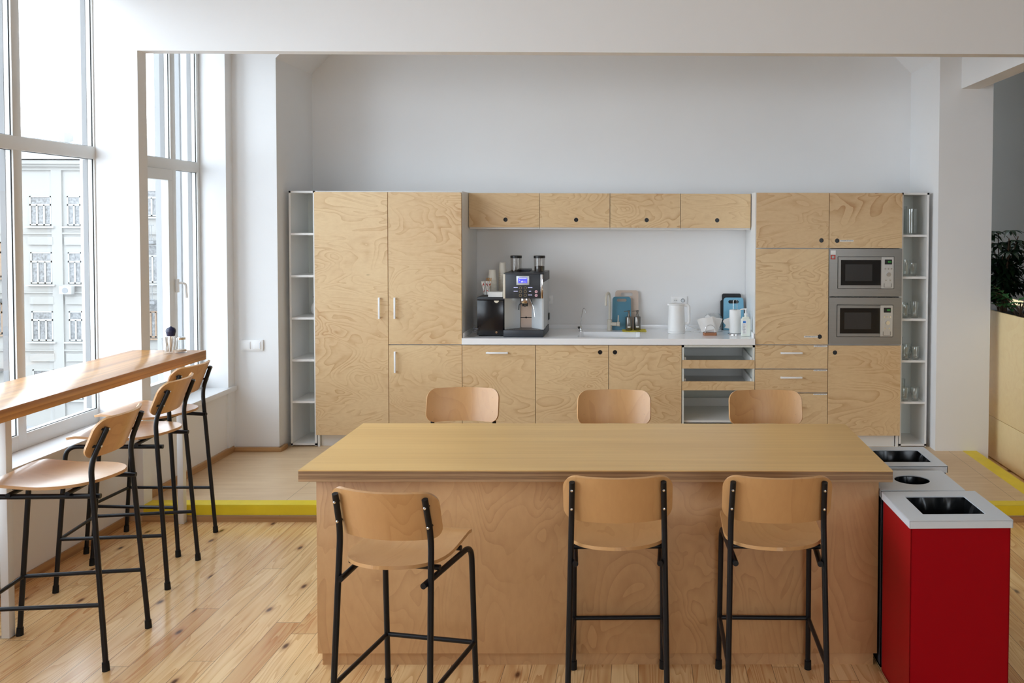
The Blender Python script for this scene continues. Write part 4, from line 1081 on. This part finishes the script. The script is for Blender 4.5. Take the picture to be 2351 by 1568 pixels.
# ------------------------------------------------------------------ glasses on the right shelf
def tumbler(seg=12):
    return MB().lathe([(.028, 0), (.030, .004), (.031, .05), (.036, .062), (.038, .105), (.0362, .105), (.034, .064), (.028, .052), (.027, .014), (.01, .012)], n=seg)
g0 = obj('tumbler', tumbler(), 'tumbler'); first = True
SH = [(1.524, 'second'), (1.175, 'third'), (.829, 'fourth'), (.484, 'fifth')]
POS = {0: [(2.216, 7.23, 1.28, 'tall faceted glass at the front left'), (2.285, 7.27, 1.0, 'shorter faceted glass at the front right')],
       1: [(2.215, 7.24, 1.0, 'faceted glass at the front left'), (2.297, 7.24, 1.28, 'tall faceted glass at the front right'), (2.240, 7.36, 1.1, 'faceted glass in the rear row')],
       2: [(2.215, 7.21, 1.05, 'faceted glass at the front left'), (2.302, 7.22, 1.0, 'faceted glass at the front right'), (2.262, 7.32, 1.1, 'faceted glass in the middle row'), (2.216, 7.42, 1.55, 'tallest faceted glass at the rear')],
       3: [(2.216, 7.22, 1.08, 'faceted glass at the front left'), (2.302, 7.22, 1.08, 'faceted glass at the front right'), (2.225, 7.36, 1.5, 'taller faceted glass at the rear')]}
for k, (z, w_) in enumerate(SH):
    for (x, y, s, lab) in POS[k]:
        o = g0 if first else g0.copy()
        if not first: C.objects.link(o)
        first = False
        o.location = (x, y, z+.001); o.scale = (1, 1, s)
        tag(o, lab+' of the '+w_+' compartment in the right shelf unit', 'glass', 'glasses on the right open shelf')
vs = tag(obj('glass_vase', MB().lathe([(.052, 0), (.054, .004), (.054, .212), (.051, .212), (.051, .012), (.01, .010)], n=24), 'tumbler'), 'tall clear cylinder vase in the top compartment of the right shelf', 'vase', 'glasses on the right open shelf')
vs.location = (2.262, 7.26, 1.871)
v2 = vs.copy(); C.objects.link(v2); v2.location = (2.232, 7.42, 1.871); v2.scale = (.85, .85, 1.12); v2['label'] = 'clear cylinder vase at the rear of the top right shelf compartment'

# ------------------------------------------------------------------ planter and plants
pl = thing('planter_box', 'long plywood planter box standing right of the pillar', 'planter', (3.27, 6.2, 0))
m = MB().box(-.33, -.312, -2.6, 3.1, .36, 1.24, .002).box(-.33, -.312, -2.6, 3.1, .012, .357, .002).box(.31, .33, -2.6, 3.1, .012, 1.24).box(-.33, .33, -2.6, -2.58, .012, 1.24).box(-.33, .33, 3.08, 3.1, .012, 1.24)
obj('panel', m, 'birchp', pl)
obj('plinth', B(-.31, .31, -2.58, 3.08, 0, .05), 'board', pl)
o = obj('soil', B(-.31, .308, -2.578, 3.078, .0505, 1.19), 'soil', pl); o['kind'] = 'stuff'
def leaf(mb, p, d, up, L_, W_, curl=.25):
    d = Vector(d).normalized(); side = d.cross(Vector(up)).normalized(); n = side.cross(d)
    prev = None; p = Vector(p)
    for i, (t_, w) in enumerate(((0, .06), (.15, .5), (.35, .95), (.55, 1.), (.78, .66), (1, .03))):
        c = p+d*(L_*t_)-n*(curl*L_*t_*t_)
        row = [mb.b.verts.new(c-side*W_*w/2+n*W_*.12*w), mb.b.verts.new(c), mb.b.verts.new(c+side*W_*w/2+n*W_*.12*w)]
        if prev:
            for j in range(2):
                f = mb.b.faces.new((prev[j], prev[j+1], row[j+1], row[j])); f.smooth = True
        prev = row
def umbrella_plant(lab, x, y, z0, h, spread, nst, seed, mat='leafd'):
    rr = random.Random(seed); t = thing('umbrella_plant', lab, 'plant', (x, y, z0)); sm = MB(); lf = MB()
    for k in range(nst):
        hh = h*(.35+.65*(k+1)/nst); a = rr.uniform(0, 6.28); q = spread*rr.uniform(.2, 1)
        top = Vector((q*math.cos(a), q*math.sin(a), hh)); base = Vector((rr.uniform(-.04, .04), rr.uniform(-.04, .04), .0))
        sm.tube([base, base.lerp(top, .5)+Vector((rr.uniform(-.03, .03), rr.uniform(-.03, .03), .05)), top], .005, 6, .08, 3)
        for w in range(4):
            c = base.lerp(top, .45+.185*w)+Vector((rr.uniform(-.1, .1), rr.uniform(-.1, .1), rr.uniform(-.03, .06)))
            b0 = rr.uniform(0, 6.28)
            sm.tube([base.lerp(top, .4+.18*w), c], .0025, 5)
            nl = rr.choice((7, 8, 9))
            for j in range(nl):
                an = b0+2*PI*j/nl; leaf(lf, c, (math.cos(an), math.sin(an), .12), (0, 0, 1), rr.uniform(.09, .135), rr.uniform(.034, .046), rr.uniform(.35, .8))
    obj('stem', sm, 'bark', t); obj('foliage', lf, mat, t)
    return t
umbrella_plant('dark bushy umbrella plant rising behind the planter edge next to the pillar', 3.215, 7.66, 1.1915, .70, .18, 24, 3)
umbrella_plant('loose umbrella plant in the planter near the picture edge', 3.40, 7.30, 1.1915, .68, .12, 6, 8)
zz = thing('glossy_plant', 'bright glossy leaved plant hanging over the front of the planter', 'plant', (3.14, 7.16, 1.1915))
sm = MB(); lf = MB(); rr = random.Random(12)
for k in range(9):
    a = rr.uniform(0, 6.28); top = Vector((.17*math.cos(a)-.03, .22*math.sin(a), rr.uniform(.10, .26))); base = Vector((rr.uniform(-.03, .03), rr.uniform(-.08, .08), .0))
    mid = base.lerp(top, .5)+Vector((0, 0, .06)); sm.tube([base, mid, top], .005, 6, .1, 4)
    for j in range(8):
        q = .3+.7*j/7; c = base.lerp(mid, min(1, q*2)) if q < .5 else mid.lerp(top, q*2-1)
        dd = (top-base).normalized().cross(Vector((0, 0, 1)))*(1 if j % 2 else -1)+(top-base).normalized()*.5
        leaf(lf, c, (dd.x, dd.y, .15), (0, 0, 1), rr.uniform(.085, .12), rr.uniform(.035, .05), .3)
obj('stem', sm, 'bark', zz); obj('foliage', lf, 'leafg', zz)

# ------------------------------------------------------------------ daylight
w = bpy.data.worlds.new('overcast'); bpy.context.scene.world = w; w.use_nodes = True
nt = w.node_tree; bgn = nt.nodes['Background']
tc = nt.nodes.new('ShaderNodeTexCoord'); sx = nt.nodes.new('ShaderNodeSeparateXYZ'); nt.links.new(tc.outputs['Generated'], sx.inputs[0])
mr = nt.nodes.new('ShaderNodeMapRange'); nt.links.new(sx.outputs[2], mr.inputs[0]); mr.inputs[1].default_value = -.1; mr.inputs[2].default_value = .8
mx = nt.nodes.new('ShaderNodeMix'); mx.data_type = 'RGBA'; nt.links.new(mr.outputs[0], mx.inputs[0])
mx.inputs[6].default_value = (.83, .915, 1.0, 1); mx.inputs[7].default_value = (.72, .86, 1.0, 1)
nt.links.new(mx.outputs[2], bgn.inputs[0]); bgn.inputs[1].default_value = 7.1
def portal(y0, y1, z0, z1, x=-3.66):
    l = bpy.data.lights.new('window_portal', 'AREA'); l.shape = 'RECTANGLE'; l.size = y1-y0; l.size_y = z1-z0
    l.cycles.is_portal = True
    o = bpy.data.objects.new('window_portal', l); C.objects.link(o)
    o.location = (x, (y0+y1)/2, (z0+z1)/2); o.rotation_euler = Matrix(((0, 0, -1), (1, 0, 0), (0, -1, 0))).to_euler() if 0 else (PI/2, 0, -PI/2)
portal(.6, 5.66, .66, 3.5); portal(5.78, 6.9, .66, 3.6)
l = bpy.data.lights.new('window_portal', 'AREA'); l.shape = 'RECTANGLE'; l.size = 4.0; l.size_y = 2.1; l.cycles.is_portal = True  # portal for the added window behind the camera
o = bpy.data.objects.new('window_portal', l); C.objects.link(o); o.location = (2.5, -6.12, 2.45); o.rotation_euler = (PI/2, 0, 0)

# ------------------------------------------------------------------ camera
cam = bpy.data.cameras.new('camera'); co = bpy.data.objects.new('camera', cam); C.objects.link(co)
cam.sensor_fit = 'HORIZONTAL'; cam.sensor_width = 36; cam.lens = 2000/2351*36
cam.shift_x = -.1304907; cam.shift_y = -.0894454; cam.clip_end = 300
p, yw, rl = .0301664, .0069588, .0028821
f = Vector((math.sin(yw)*math.cos(p), math.cos(yw)*math.cos(p), -math.sin(p))); rt = Vector((math.cos(yw), -math.sin(yw), 0)); up = rt.cross(f)
Rv = rt*math.cos(rl)+up*math.sin(rl); Uv = up*math.cos(rl)-rt*math.sin(rl)
co.matrix_world = Matrix(((Rv.x, Uv.x, -f.x, 0), (Rv.y, Uv.y, -f.y, 0), (Rv.z, Uv.z, -f.z, 1.955), (0, 0, 0, 1)))
S = bpy.context.scene; S.camera = co
S.view_settings.view_transform = 'Standard'; S.view_settings.look = 'None'; S.view_settings.gamma = 1; S.view_settings.use_curve_mapping = False
S.view_settings.exposure = 0
S.cycles.use_denoising = True; S.cycles.max_bounces = 14; S.cycles.diffuse_bounces = 10; S.cycles.transparent_max_bounces = 16; S.cycles.sample_clamp_indirect = 6
